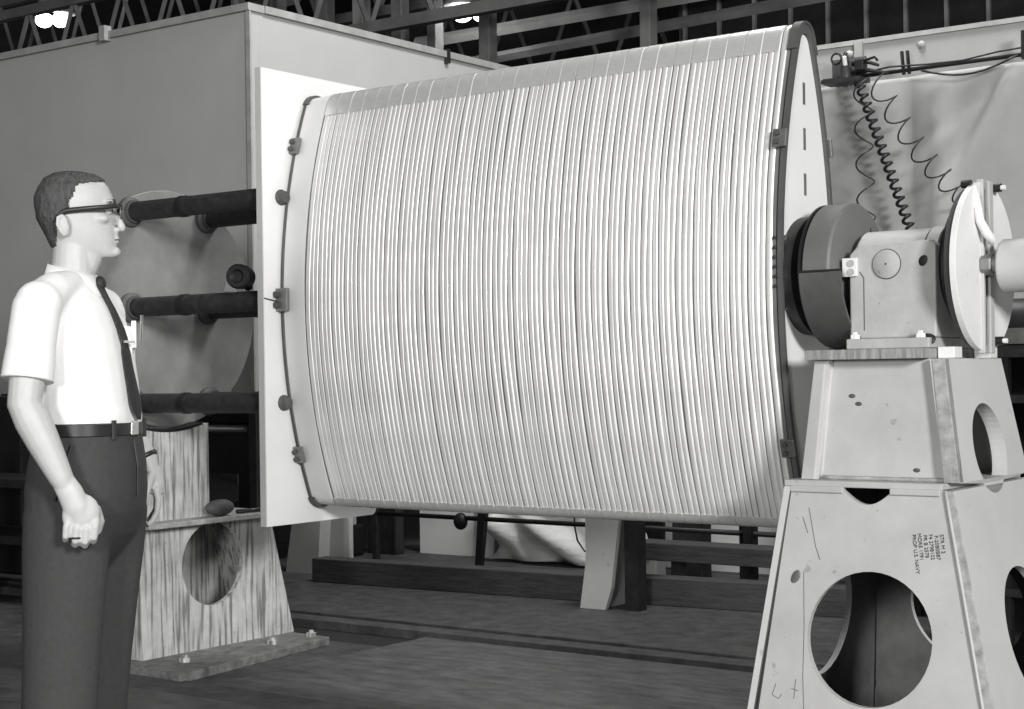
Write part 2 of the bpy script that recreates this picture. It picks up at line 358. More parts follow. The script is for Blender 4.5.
trap('white_board', 'white cut panel between broad dark post and grey stand', 'panel', 'bgwhite', 9.0, .04, [(-5.06, 0), (-4.45, 0), (-4.45, .9), (-5.06, .9)])
bgbox('grey_board', 'grey panel partly hidden by the grey winding stand', 'panel', 'bggrey', -4.47, -3.8, 8.90, 8.94, 0, .95)
bn = thing('low_bench', 'low dark bench standing behind the shorter timber', 'bench', (-4.0, 7.9, 0))
ob('top', M().box(-4.86, -3.05, 7.80, 8.0, .20, .30), 'timber', bn, bevel=.006)
for x in (-4.6, -3.2): ob('leg', M().box(x-.03, x+.03, 7.86, 7.92, 0, .20), 'dsteel', bn)
bb = thing('bolted_block', 'small pale block with two dark bolt holes under the bench', 'block', (-5.6, 8.4, 0))
ob('body', M().box(-5.18, -4.98, 8.28, 8.4, 0, .22), 'stand', bb, bevel=.01)
for dx in (.05, .14): ob('bolt', M().cyl((-5.18+dx, 8.27, .13+dx*.3), (-5.18+dx, 8.285, .13+dx*.3), .022, n=12), 'black', bb)
bgbox('dark_post', 'dark square post behind the wound panel near the white plate', 'post', 'dsteel', -7.62, -7.36, 8.7, 8.8, 0, 1.1)
tr = thing('tie_rod', 'long thin black tie rod running below and behind the wound panel', 'rod', (-5.6, 8.1, 0))
ob('rod', M().cyl((-7.3, 8.1, .355), (-3.6, 8.1, .345), .015, n=10), 'black', tr, smooth=True)
ob('upright', M().box(-7.035, -7.0, 8.08, 8.12, .0, .9), 'dsteel', tr)
ob('upright', M().hexa([(-6.19, 8.08, 0), (-6.15, 8.08, 0), (-6.15, 8.12, 0), (-6.19, 8.12, 0), (-6.12, 8.08, .9), (-6.04, 8.08, .9), (-6.04, 8.12, .9), (-6.12, 8.12, .9)]), 'black', tr)
ob('upright', M().box(-3.66, -3.62, 8.08, 8.12, .0, .9), 'black', tr)
ob('collar', M().ell((-6.31, 8.1, .33), (.05, .04, .055)), 'black', tr, smooth=True)
ob('hanging_wedge', M().plate([(-4.26, .13), (-4.24, .13), (-4.20, .75), (-4.31, .75)], [], lambda a, b: (a, 8.05, b), lambda a, b: (a, 8.078, b)), 'black', tr)
ob('wire_loop', M().tube([(-5.445, 8.1, .80), (-5.44, 8.1, .34), (-5.42, 8.1, .25), (-5.37, 8.1, .19), (-5.31, 8.1, .185), (-5.26, 8.1, .23), (-5.24, 8.1, .345)], .006, 6), 'dsteel', tr, smooth=True)
# pale stock seen under the white mounting board
trap('pale_trestle', 'pale tapered leg standing under the white mounting board', 'leg', 'standside', 7.6, .1, [(-7.36, 0), (-7.08, 0), (-7.02, .75), (-7.22, .75)])
bgbox('white_stock', 'narrow white plank standing behind the pale tapered leg', 'plank', 'bgwhite', -7.62, -7.34, 8.2, 8.24, 0, .9)
vs = thing('small_vise', 'small dark vise with pale jaws behind the timber', 'vise', (-7.7, 8.6, 0))
ob('base', M().box(-7.82, -7.55, 8.42, 8.6, 0, .22), 'black', vs, bevel=.02)
ob('jaw', M().box(-7.66, -7.54, 8.40, 8.5, .22, .36), 'standside', vs, bevel=.01)
ob('screw', M().cyl((-7.75, 8.45, .22), (-7.75, 8.45, .42), .03, n=12), 'black', vs)
# dark machinery behind the man and left stand
mc = thing('machine_bench', 'dark machine bench behind the man below the partition', 'bench', (-8.6, 7.5, 0))
ob('top', M().box(-13, -7.68, 7.6, 8.3, .88, .95), 'dsteel', mc, bevel=.01)
ob('apron', M().box(-13, -7.68, 7.64, 7.68, .62, .88), 'black', mc)
ob('shelf', M().box(-13, -7.68, 7.62, 8.3, .30, .36), 'dsteel', mc)
for x in (-12.6, -10.9, -9.4, -7.75): ob('leg', M().box(x-.05, x+.05, 7.62, 7.72, 0, .88), 'black', mc)
ob('pipe', M().cyl((-13, 7.57, .925), (-7.68, 7.57, .925), .022, n=12), 'steel', mc, smooth=True)
bgbox('dark_cabinet', 'black cabinet standing on the dark machine bench', 'cabinet', 'black', -8.9, -7.7, 7.75, 8.25, .95, 1.5)
bgbox('leaning_slat', 'narrow grey slat leaning behind the man', 'slat', 'guard', -8.36, -8.27, 6.0, 6.03, 0, .84)
bgbox('dark_locker', 'tall dark locker in the shade behind the man', 'locker', 'black', -10.4, -8.75, 6.6, 7.0, 0, 1.16)
tr2 = thing('tool_trolley', 'low dark trolley with shelves behind the man', 'trolley', (-8.6, 6.0, 0))
for z in (.28, .62): ob('shelf', M().box(-9.4, -7.9, 6.05, 6.5, z, z+.05), 'dsteel', tr2)
for x in (-9.35, -7.95): 
    for y in (6.1, 6.45): ob('leg', M().box(x-.02, x+.02, y-.02, y+.02, 0, .62), 'black', tr2)
# rack and pump at far right behind the clamp disc
rk = thing('parts_rack', 'dark shelf rack behind the grey winding stand', 'rack', (-2.0, 7.2, 0))
for z in (.25, .62, .86, 1.10, 1.30): ob('shelf', M().box(-2.95, .6, 7.0, 7.6, z, z+.035), 'dsteel', rk)
for x in (-2.9, -2.43, -1.0, .55):
    for y in (7.03, 7.57): ob('upright', M().box(x-.02, x+.02, y-.02, y+.02, 0, 1.33), 'black', rk)
ob('back_panel', M().box(-2.95, .6, 7.6, 7.61, .0, 1.33), 'black', rk)
pm = thing('small_pump', 'small dark pump with pale flange on top of the parts rack', 'pump', (-2.4, 7.2, 1.335))
ob('body', M().lathe((-2.62, 7.2, 1.45), (1, 0, 0), [(0, .03), (0, .10), (.05, .115), (.4, .115), (.45, .08), (.45, .02)], 24), 'black', pm, smooth='auto')
ob('base', M().box(-2.6, -2.2, 7.1, 7.3, 1.335, 1.36), 'dsteel', pm)
ob('flange', M().lathe((-2.50, 7.05, 1.55), (1, -.4, 0), [(0, .02), (0, .055), (.05, .055), (.05, .03), (.09, .03), (.09, .01)], 20), 'standside', pm, smooth='auto')
ob('cooling_fin', M().box(-2.5, -2.3, 7.08, 7.12, 1.36, 1.43), 'steel', pm)

# ------------------------------------------------------------------ wound panel
def lens(t, h, r, nf=26, nt=8):
    hi, ti = h-r, t-r; Rr = (hi*hi+ti*ti)/(2*ti); cx = Rr-ti; pm_ = math.asin(hi/Rr); P = []
    for i in range(nf+1):
        p = -pm_+2*pm_*i/nf; P.append((cx-Rr*cos(p), Rr*sin(p), -cos(p), sin(p)))
    a0, a1 = pi-pm_, pm_
    for i in range(1, nt): a = a0+(a1-a0)*i/nt; P.append((0, hi, cos(a), sin(a)))
    for i in range(nf+1):
        p = pm_-2*pm_*i/nf; P.append((-cx+Rr*cos(p), Rr*sin(p), cos(p), sin(p)))
    a0, a1 = -pm_, -(pi-pm_)
    for i in range(1, nt): a = a0+(a1-a0)*i/nt; P.append((0, -hi, cos(a), sin(a)))
    return [(y+ny*r, z+nz*r, ny, nz) for y, z, ny, nz in P]
NF, NT = 26, 8
LT, LH, LR = .205, .857, .055
OUT = lens(LT, LH, LR)
X0, X1 = -4.69, -2.415
wp = thing('wound_panel', 'huge lens-shaped panel closely wound with bright tubing', 'panel', (-3.55, YC, ZC-LH))
def ring3(x, off): return [(x, YC+y+ny*off, ZC+z+nz*off) for y, z, ny, nz in OUT]
ob('liner', M().rings([ring3(-4.575, -.002), ring3(-2.438, -.002)]), 'gap', wp, smooth='auto')
ob('end_sheet', M().rings([ring3(X0+.006, .001), ring3(-4.62, .001), ring3(-4.60, .004), ring3(-4.568, .002), ring3(-4.568, -.01)]), 'sheet', wp, smooth='auto')
ob('edge_seam', M().tube([(X0+.003, YC+y+ny*.002, ZC+z+nz*.002) for y, z, ny, nz in OUT], .006, 6, closed=True), 'guard', wp, smooth=True)
# tubing loops, three slightly different meshes shared by all
tmesh = []
for v_ in range(4):
    gv = (0, .30, .05, .18)[v_]
    prof = [(-1, 0), (-.93, .45), (-.72, .78), (-.38, .96), (-.08, 1-gv), (.08, 1-gv), (.38, .96), (.72, .78), (.93, .45), (1, 0)]; rs = []
    ph = [random.random()*6 for _ in range(4)]
    for i, (y, z, ny, nz) in enumerate(OUT):
        wob = .0012*sin(i*.35+ph[0])+.0009*sin(i*.8+ph[1]); wd = (.0112, .0104, .0109, .0098)[v_]*(1+.04*sin(i*.5+ph[2])); hg = (.0044, .0038, .0050, .0034)[v_]*(1+.12*sin(i*.27+ph[3]))
        rs.append([(wob+wd*a, YC+y+ny*(hg*b-.0015), ZC+z+nz*(hg*b-.0015)) for a, b in prof]+[(wob, YC+y-ny*.003, ZC+z-nz*.003)])
    me = M().rings(rs, closed=True).mesh('tube_loop', True); me.materials.append(MT['tube']); tmesh.append(me)
def tipband(sign):
    idx = [i for i, (y, z, ny, nz) in enumerate(OUT) if z*sign > LH-(.115 if sign > 0 else .05)]
    if sign > 0: loop = idx
    else:
        loop = [i for i in idx if i > len(OUT)//2]+[i for i in idx if i <= len(OUT)//2]
    def pr(i, a, h): y, z, ny, nz = OUT[i]; return (a, YC+y+ny*h, ZC+z+nz*h)
    bm_ = M(); n_ = len(loop)
    for cols in ([(-.0315, .0056), (-.012, .0058), (.012, .0058), (.0315, .0056)], [(-.0315, .0056), (-.0315, .002)], [(.0315, .0056), (.0315, .002)], [(-.0315, .002), (.0315, .002)]):
        c = len(cols); bm_.add([pr(i, a, h) for i in loop for a, h in cols], [(k_*c+m_, k_*c+m_+1, (k_+1)*c+m_+1, (k_+1)*c+m_) for k_ in range(n_-1) for m_ in range(c-1)])
    me = bm_.mesh('guard_band', True); me.materials.append(MT['band']); return me
bt, bb_ = tipband(1), tipband(-1)
GP = .0695; k = 0
x = -4.552
while x < -2.44:
    for q in range(3):
        xx = x+.004+q*.0222+random.uniform(-.0011, .0011)
        if xx < -2.442: ob('tube_loop', tmesh[random.randrange(4)], None, wp, loc=(xx, 0, 0))
    if x+.05 < -2.43:
        ob('guard_band', bt, None, wp, loc=(x+.0245, 0, 0)); ob('guard_band', bb_, None, wp, loc=(x+.0245, 0, 0))
    x += GP; k += 1
# right end: rim, white end plate with dashed centre line
IN = lens(LT-.013, LH-.030, .045)
rim = M(); a = ring3(-2.431, .004); b = ring3(X1, .004)
ci = [(X1, YC+y, ZC+z) for y, z, _, _ in IN]; di = [(-2.431, YC+y, ZC+z) for y, z, _, _ in IN]
rim.rings([a, b, ci, di], closed=True)
ob('end_rim', rim, 'guard', wp, smooth='auto')
ob('end_plate', M().rings([[(-2.4375, YC+y*.997, ZC+z*.997) for y, z, _, _ in IN], [(-2.427, YC+y*.997, ZC+z*.997) for y, z, _, _ in IN]]), 'board', wp)
for i in range(6):
    z0 = ZC+.66-.155*i
    ob('centre_mark', M().box(-2.427, -2.4258, YC-.009, YC+.009, z0-.075, z0), 'steel', wp)
def tipcap(sign, xa, xb, nm='tip_fitting', ext=.10, th=.012):
    idx = [i for i, (y, z, ny, nz) in enumerate(OUT) if z*sign > LH-ext]
    loop = idx if sign > 0 else [i for i in idx if i > len(OUT)//2]+[i for i in idx if i <= len(OUT)//2]
    rs = [[(xa, YC+OUT[i][0]+OUT[i][2]*.002, ZC+OUT[i][1]+OUT[i][3]*.002), (xa, YC+OUT[i][0]+OUT[i][2]*th, ZC+OUT[i][1]+OUT[i][3]*th),
           (xb, YC+OUT[i][0]+OUT[i][2]*th, ZC+OUT[i][1]+OUT[i][3]*th), (xb, YC+OUT[i][0]+OUT[i][2]*.002, ZC+OUT[i][1]+OUT[i][3]*.002)] for i in loop]
    ob(nm, M().rings(rs), 'guard', wp, smooth='auto')
tipcap(1, X0-.005, X0+.022, ext=.075); tipcap(-1, X0-.005, X0+.022, ext=.06)
tipcap(1, -2.445, X1+.004, ext=.10); tipcap(-1, -2.445, X1+.004, ext=.08)
def clip(x, z, front, big=1.0):
    j = min((i for i in range(len(OUT)) if (OUT[i][2] < 0) == front), key=lambda i: abs(OUT[i][1]-z))
    y, zz, ny, nz = OUT[j]; B = Vector((x, YC+y+ny*.012, ZC+zz+nz*.012)); nn = Vector((0, ny, nz)); tt = Vector((0, -nz, ny))
    if tt.z < 0: tt = -tt
    def blk(dx0, dx1, n0, n1, t0, t1):
        P = []
        for n_ in (n0, n1):
            for dx, t_ in ((dx0, t0), (dx1, t0), (dx1, t1), (dx0, t1)): P.append(B+Vector((dx, 0, 0))*big+nn*n_*big+tt*t_*big)
        return M().hexa(P)
    c = ob('clip', blk(-.022, .035, -.004, .012, -.035, .035), 'steel', wp, bevel=.003)
    ob('clip_bolt', M().lathe(B+nn*.010*big+tt*.016*big, nn, [(0, .010*big), (.014*big, .010*big), (.014*big, .003)], 10), 'guard', c)
    ob('clip_bolt', M().lathe(B+nn*.010*big-tt*.016*big, nn, [(0, .010*big), (.014*big, .010*big), (.014*big, .003)], 10), 'guard', c)
    return c
clip(X0+.0, .665, True); clip(X0, .0, True, 1.35); clip(X0, -.665, True)
clip(-2.437, .44, True, .9); clip(-2.437, .44, False, .9); clip(-2.437, -.58, True, .9); clip(-2.437, -.58, False, .9)
for i in range(6): ob('rivet', M().lathe((-2.444+.006, YC-LT-.004, ZC+.12-.032*i), (0, -1, 0), [(0, .006), (.004, .006), (.006, .002)], 8), 'dsteel', wp)
ob('side_bracket', M().box(-2.43, -2.418, YC-.165, YC-.03, ZC-.12, ZC+.13), 'guard', wp)
ob('drive_flange', M().lathe((-2.431, YC, ZC), (1, 0, 0), [(0, .03), (0, .20), (.045, .20), (.045, .10), (.084, .10), (.084, .02)], 40), 'dsteel', wp, smooth='auto')

# ------------------------------------------------------------------ mounting board
mb = thing('mounting_board', 'tall narrow white board bolted behind the bare end of the wound panel', 'board', (-4.73, YC, .64))
Y0, Y1, Z0, Z1 = 4.75, 5.43, .645, 2.525
outer = [(Y0, Z0)]+[(Y1-.03+.03*sin(a*pi/8), Z0+.03-.03*cos(a*pi/8)) for a in range(5)]+[(Y1, Z1), (Y0, Z1)]
ob('panel', M().plate(outer, [], lambda a, b: (-4.702, a, b), lambda a, b: (-4.725, a, b)), 'board', mb)
ob('edge_strip', M().box(-4.732, -4.701, Y0-.006, Y0-.0005, Z0, Z1), 'standside', mb)
for z in (.425, -.425):
    for y in (-.195, .25):
        bo = ob('pipe_bolt', M().lathe((-4.702, YC+y, ZC+z), (1, 0, 0), [(0, .033), (.006, .033), (.012, .027), (.03, .024), (.034, .012), (.034, .002)], 18), 'guard', mb, smooth='auto')
ob('wire_lead', M().tube([(-4.70, Y0, ZC+.005), (-4.695, Y0+.05, ZC-.003), (-4.695, Y0+.09, ZC-.008)], .0025, 5), 'dsteel', mb)

# ------------------------------------------------------------------ drive head: faceplate with spacer pipes
dh = thing('winder_faceplate', 'grey round faceplate with black spacer pipes behind the man', 'machine', (-5.62, YC, ZC-.54))
ob('faceplate', M().lathe((-5.66, YC, ZC), (1, 0, 0), [(0, .05), (0, .53), (.008, .54), (.055, .54), (.06, .535), (.06, .02)], 64), 'disc', dh, smooth='auto')
for z in (.425, 0, -.425):
    for y in (-.23, .23):
        p = ob('spacer_pipe', M().cyl((-5.60, YC+y, ZC+z), (-4.733, YC+y, ZC+z), .043, n=24), 'pipe', dh, smooth='auto')
        ob('pipe_flange', M().lathe((-5.60, YC+y, ZC+z), (1, 0, 0), [(0, .03), (0, .066), (.02, .066), (.028, .052), (.045, .05), (.045, .03)], 24), 'guard', p, smooth='auto')
        ob('pipe_collar', M().lathe((-5.26, YC+y, ZC+z), (1, 0, 0), [(0, .04), (0, .047), (.03, .047), (.03, .04)], 24), 'black', p, smooth='auto')
ob('spindle', M().lathe((-6.25, YC, ZC), (1, 0, 0), [(0, .02), (0, .09), (.45, .09), (.45, .14), (.59, .14), (.59, .02)], 32), 'dsteel', dh, smooth='auto')
kn = ob('knob', M().lathe((-4.84, YC-.30, ZC+.10), (.4, -1, 0), [(-.06, .01), (-.06, .045), (-.015, .052), (.02, .052), (.03, .044), (.03, .03), (.02, .02), (.02, .003)], 28), 'black', dh, smooth='auto')
ob('knob_stem', M().cyl((-4.88, YC-.21, ZC+.06), (-4.85, YC-.27, ZC+.1), .018, n=10), 'black', kn)
ob('pointer', M().add([(-5.0, YC-.235, ZC+.05), (-4.93, YC-.235, ZC+.04), (-4.98, YC-.235, ZC+.10), (-5.0, YC-.225, ZC+.05), (-4.93, YC-.225, ZC+.04), (-4.98, YC-.225, ZC+.10)], [(0, 1, 2), (3, 5, 4), (0, 1, 4, 3), (1, 2, 5, 4), (2, 0, 3, 5)]), 'standside', dh)

# ------------------------------------------------------------------ left stand (weathered)
ls = thing('weathered_stand', 'weathered streaky stand with round hole under the drive head', 'stand', (-5.75, 5.25, 0))
XF = -5.5
ob('base_plate', M().hexa([(-5.97, 4.66, -.02), (-5.11, 4.64, -.02), (-5.24, 5.70, -.02), (-5.97, 5.74, -.02), (-5.97, 4.66, .02), (-5.11, 4.64, .02), (-5.24, 5.70, .02), (-5.97, 5.74, .02)]), 'oilyplate', ls, bevel=.004)
ob('front_face', M().plate([(4.81, .02), (5.70, .02), (5.545, .60), (4.80, .60)], [circ(5.205, .405, .192)], lambda a, b: (XF, a, b), lambda a, b: (XF-.03, a, b)), 'weather', ls)
ob('back_face', M().plate([(4.81, .02), (5.70, .02), (5.545, .60), (4.80, .60)], [circ(5.205, .405, .192)], lambda a, b: (XF-.40, a, b), lambda a, b: (XF-.43, a, b)), 'weather', ls)
ob('near_side', M().hexa([(-5.93, 4.775, .02), (-5.5, 4.775, .02), (-5.5, 4.809, .02), (-5.93, 4.809, .02), (-5.93, 4.765, .60), (-5.5, 4.765, .60), (-5.5, 4.799, .60), (-5.93, 4.799, .60)]), 'weather', ls)
ob('far_side', M().hexa([(-5.93, 5.70, .02), (-5.5, 5.70, .02), (-5.5, 5.73, .02), (-5.93, 5.73, .02), (-5.93, 5.545, .60), (-5.5, 5.545, .60), (-5.5, 5.575, .60), (-5.93, 5.575, .60)]), 'weather', ls)
ob('inner_rib', M().box(-5.75, -5.72, 5.10, 5.13, .02, .60), 'weather', ls)
ob('shelf', M().box(-5.95, -5.40, 4.74, 5.58, .60, .625), 'wornedge', ls, bevel=.004)
sad = [(4.72+.465*i/16, 1.052-.035*sin(pi*i/16)) for i in range(17)]
up = [(4.72, .625), (5.185, .625)]+list(reversed(sad))
for nm, xo in (('saddle_plate', -5.50), ('rear_saddle_plate', -5.88)):
    ob(nm, M().plate(up, [], lambda a, b: (xo, a, b), lambda a, b: (xo-.03, a, b)), 'weather', ls)
ob('saddle_pad', M().rings([[(-5.505, y, z), (-5.59, y, z), (-5.59, y, z+.012), (-5.505, y, z+.012)] for y, z in sad[1:-1]]), 'black', ls)
ob('gusset', M().plate([(5.186, .98), (5.30, .96), (5.40, .76), (5.186, .63)], [], lambda a, b: (-5.84, a, b), lambda a, b: (-5.86, a, b)), 'guard', ls)
ob('stiffener', M().plate([(5.187, .63), (5.40, .63), (5.41, .70), (5.25, .755), (5.187, .74)], [], lambda a, b: (-5.80, a, b), lambda a, b: (-5.83, a, b)), 'standside', ls)
for y in (4.86, 5.40, 5.66):
    ob('anchor_bolt', M().lathe((-5.32, y, .02), (0, 0, 1), [(0, .025), (.018, .025), (.018, .012), (.03, .012), (.03, .002)], 6), 'weather', ls)
tag(ob('clamp_lump', M().ell((-5.448, 5.20, .664), (.042, .085, .038), 14, 8), 'guard', smooth=True), 'dark rounded clamp lying on the weathered stand shelf', 'clamp')
tag(ob('pinch_bar', M().tube([(-5.45, 5.31, .637), (-5.43, 5.56, .637)], .010, 8), 'dsteel', smooth=True), 'thin dark bar lying on the weathered stand shelf', 'bar')

# ------------------------------------------------------------------ right stand
rs_ = thing('winding_stand', 'tall pale grey fabricated stand with large round holes', 'stand', (-2.0, YC, 0))
# levels: z -> x0,x1,y0,y1
LV = {1.285: (-2.28, -1.845, 4.80, 5.30), .90: (-2.305, -1.78, 4.74, 5.36), .885: (-2.34, -1.785, 4.70, 5.40), 0.0: (-2.44, -1.565, 4.55, 5.55)}
def lev(z):
    za, zb = (.90, 1.285) if z >= .9 else (0.0, .885)
    t_ = (z-za)/(zb-za); return [a_+(b_-a_)*t_ for a_, b_ in zip(LV[za], LV[zb])]
def on_front(u, z, dep=0):      # u 0..1 across
    x0, x1, y0, y1 = lev(z); return (x0+(x1-x0)*u, y0+dep, z)
def on_back(u, z, dep=0):
    x0, x1, y0, y1 = lev(z); return (x0+(x1-x0)*u, y1-dep, z)
def on_right(u, z, dep=0):
    x0, x1, y0, y1 = lev(z); return (x1-dep, y0+(y1-y0)*u, z)
def on_left(u, z, dep=0):
    x0, x1, y0, y1 = lev(z); return (x0+dep, y0+(y1-y0)*u, z)
def metric(face, z0, z1, cu, cz, r, n=44):
    """circle of true radius r on a face, as (u,z) loop"""
    out = []
    for k_ in range(n):
        a_ = 2*pi*k_/n; z = cz+r*sin(a_); x0, x1, y0, y1 = lev(z); wdt = (x1-x0) if face == 'f' else (y1-y0)
        c0 = lev(cz); mid = (c0[0]+(c0[1]-c0[0])*cu) if face == 'f' else (c0[2]+(c0[3]-c0[2])*cu); lo_ = x0 if face == 'f' else y0
        out.append((((mid+r*cos(a_))-lo_)/wdt, z))
    return out
TH = .022
# lower box
notch = [(.66-.32*i/12, .885-.05*sin(pi*i/12)) for i in range(13)]
lf = ob('lower_front', M().plate([(.04, 0), (.955, 0), (.955, .885)]+notch+[(.04, .885)], [metric('f', 0, .885, .50, .43, .203)],
        lambda u, z: on_front(u, z, 0), lambda u, z: on_front(u, z, TH)), 'stand', rs_)
ob('lower_back', M().plate([(.04, 0), (.955, 0), (.955, .885), (.04, .885)], [metric('f', 0, .885, .50, .43, .203)],
   lambda u, z: on_back(u, z, 0), lambda u, z: on_back(u, z, TH)), 'stand', rs_)
ob('lower_side', M().plate([(0, 0), (1, 0), (1, .885), (0, .885)], [metric('s', 0, .885, .5, .425, .203)], lambda u, z: on_right(u, z, 0), lambda u, z: on_right(u, z, .032)), 'standside', rs_)
ob('lower_side', M().plate([(-.015, 0), (1, 0), (1, .885), (-.015, .885)], [metric('s', 0, .885, .5, .425, .203)], lambda u, z: on_left(u, z, 0), lambda u, z: on_left(u, z, .022)), 'standside', rs_)
def strip(face, u0, u1, z0, z1, d0, d1, nm, mt):
    P = [face(u0, z0, d0), face(u1, z0, d0), face(u1, z0, d1), face(u0, z0, d1), face(u0, z1, d0), face(u1, z1, d0), face(u1, z1, d1), face(u0, z1, d1)]
    return ob(nm, M().hexa(P), mt, rs_, bevel=.002)
strip(on_front, .955, .999, 0, .885, -.006, .02, 'corner_flange', 'wornedge')
strip(on_front, .0, .04, 0, .885, -.003, .02, 'corner_flange', 'dsteel')
# inner faces coloured darker, standing in for the shade inside the box
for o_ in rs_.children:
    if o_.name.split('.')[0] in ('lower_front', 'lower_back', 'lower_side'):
        me = o_.data; me.materials.append(MT['inshade']); c0 = Vector((-2.0, YC, .44))
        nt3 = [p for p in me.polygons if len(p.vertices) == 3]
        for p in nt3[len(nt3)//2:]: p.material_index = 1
# ledge between the boxes
x0, x1, y0, y1 = LV[.885]
ob('ledge_plate', M().box(x0-.004, x1-.035, y0-.004, y1+.004, .8855, .905), 'stand', rs_, bevel=.003)
ob('ledge_pad', M().box(x0+.02, x0+.20, y0-.012, y0+.015, .868, .888), 'stand', rs_, bevel=.003)
ob('ledge_pad', M().box(x1-.20, x1-.04, y0-.012, y0+.015, .868, .888), 'stand', rs_, bevel=.003)
# upper box: recessed panel between flanges
LVU = .906
ob('upper_front', M().plate([(.1, LVU), (.9, LVU), (.9, 1.285), (.1, 1.285)], [], lambda u, z: on_front(u, z, .03), lambda u, z: on_front(u, z, .05)), 'stand', rs_)
ob('upper_back', M().plate([(.1, LVU), (.9, LVU), (.9, 1.285), (.1, 1.285)], [], lambda u, z: on_back(u, z, .03), lambda u, z: on_back(u, z, .05)), 'stand', rs_)
ob('upper_side', M().plate([(0, LVU), (1, LVU), (1, 1.285), (0, 1.285)], [metric('s', .9, 1.285, .5, 1.0, .142)], lambda u, z: on_right(u, z, 0), lambda u, z: on_right(u, z, .05)), 'standside', rs_)
ob('upper_side', M().plate([(0, LVU), (1, LVU), (1, 1.285), (0, 1.285)], [metric('s', .9, 1.285, .5, 1.0, .142)], lambda u, z: on_left(u, z, 0), lambda u, z: on_left(u, z, .05)), 'standside', rs_)
strip(on_front, .905, 1.0, LVU, 1.285, -.004, .03, 'upper_flange', 'wornedge')
strip(on_front, .0, .085, LVU, 1.285, -.004, .03, 'upper_flange', 'stand')
ob('weld_bead', M().tube([on_front(.105, LVU+.38*i/12, .03) for i in range(13)], .008, 6), 'stand', rs_, smooth=True)
ob('weld_bead', M().tube([on_front(.1+.8*i/12, LVU+.005, .028) for i in range(13)], .007, 6), 'wornedge', rs_, smooth=True)
ob('weld_bead', M().tube([on_front(.955, .885*i/12, -.004) for i in range(13)], .006, 6), 'stand', rs_, smooth=True)
ob('top_plate', M().box(-2.30, -1.905, 4.765, 5.33, 1.286, 1.318), 'edge', rs_, bevel=.003)
for y in (4.88, 5.20): ob('stop_block', M().box(-1.90, -1.846, y, y+.07, 1.286, 1.322), 'white', rs_, bevel=.003)
for u, z in ((.28, 1.17), (.33, 1.145), (.72, .94)): ob('chip', M().ell(on_front(u, z, .029), (.012, .003, .007), 8, 6), 'guard', rs_)
ob('dent_mark', M().ell(on_front(.13, .60, -.001), (.014, .003, .028), 8, 6, Matrix.Rotation(.5, 3, 'Y')), 'steel', rs_)
# stencilled lettering, reading downwards
def text(s_, size, org, rx, ry, parent, mt='black', nm='stencil_text'):
    cu = bpy.data.curves.new(nm, 'FONT'); cu.body = s_; cu.size = size; cu.extrude = .0006
    tmp = bpy.data.objects.new(nm, cu); C.objects.link(tmp)
    dg = bpy.context.evaluated_depsgraph_get(); me = bpy.data.meshes.new_from_object(tmp.evaluated_get(dg)); bpy.data.objects.remove(tmp)
    rx, ry = Vector(rx), Vector(ry); rz_ = rx.cross(ry)
    mt4 = Matrix((rx, ry, rz_)).transposed().to_4x4(); mt4.translation = Vector(org); me.transform(mt4)
    me.materials.clear(); me.materials.append(MT[mt])
    return ob(nm, me, None, parent)
tx = Vector(on_front(.90, .70)) - Vector(on_front(.885, .80)); tx.normalize()
ny_ = Vector((0, -1, 0)); fz = (Vector(on_front(.5, .8))-Vector(on_front(.5, .7))).normalized(); fn = Vector((1, 0, 0)).cross(fz).normalized()
rx = (Vector((.10, 0, 0))-fz).normalized(); ry = fn.cross(rx).normalized()
for i, s_ in enumerate(['STR M 2', 'F-20B0BB7', '74 2798102', 'PR B 2578', 'MORE 1791', 'PROP U.S. NAVY']):
    o_ = Vector(on_front(.885, .755-.004*(i % 2)))+Vector((-.0175*i, 0, 0))+fn*.001
    text(s_, .0165, o_, rx, ry, lf)
def scrib(pts, nm='pencil_mark', r=.0011):
    ob(nm, M().tube([Vector(on_front(u, z, -.0005)) for u, z in pts], r, 4), 'guard', lf)
scrib([(.17, .62), (.20, .45), (.215, .3), (.235, .18)]); scrib([(.10, .27), (.09, .235), (.12, .225), (.13, .24)])
scrib([(.17, .26), (.20, .255)]); scrib([(.185, .29), (.185, .23)]); scrib([(.16, .82), (.22, .70), (.25, .66)]); scrib([(.13, .79), (.17, .74)])

# ------------------------------------------------------------------ bearing block on the stand
be = thing('bearing_block', 'pale grey chipped bearing block on top of the grey stand', 'bearing', (-2.05, 4.98, 1.318))
ob('base_flange', M().box(-2.185, -1.908, 4.83, 5.27, 1.319, 1.352), 'cast', be, bevel=.004)
xs = [(-2.195, 1.353), (-1.905, 1.353), (-1.905, 1.645), (-1.925, 1.66), (-2.165, 1.655), (-2.195, 1.625)]
ob('body', M().plate(xs, [], lambda a, b: (a, 4.885, b), lambda a, b: (a, 5.215, b)), 'cast', be, bevel=.006)
ob('housing', M().lathe((-2.20, YC, ZC), (1, 0, 0), [(0, .05), (0, .125), (.01, .135), (.235, .135), (.235, .122), (.245, .122), (.245, .142), (.285, .142), (.285, .125), (.28, .05)], 44), 'cast', be, smooth='auto')
ob('round_cover', M().lathe((-2.066, 4.885, 1.59), (0, -1, 0), [(0, .046), (.006, .046), (.008, .043), (.008, .003), (.0085, .001)], 32), 'cast', be, smooth='auto')
ob('cover_seam', M().tube([(-2.066+.047*cos(a_*pi/16), 4.8835, 1.59+.047*sin(a_*pi/16)) for a_ in range(32)], .002, 5, closed=True), 'guard', be)
ob('cover_dot', M().cyl((-2.066, 4.877, 1.59), (-2.066, 4.8755, 1.59), .003, n=8), 'black', be)
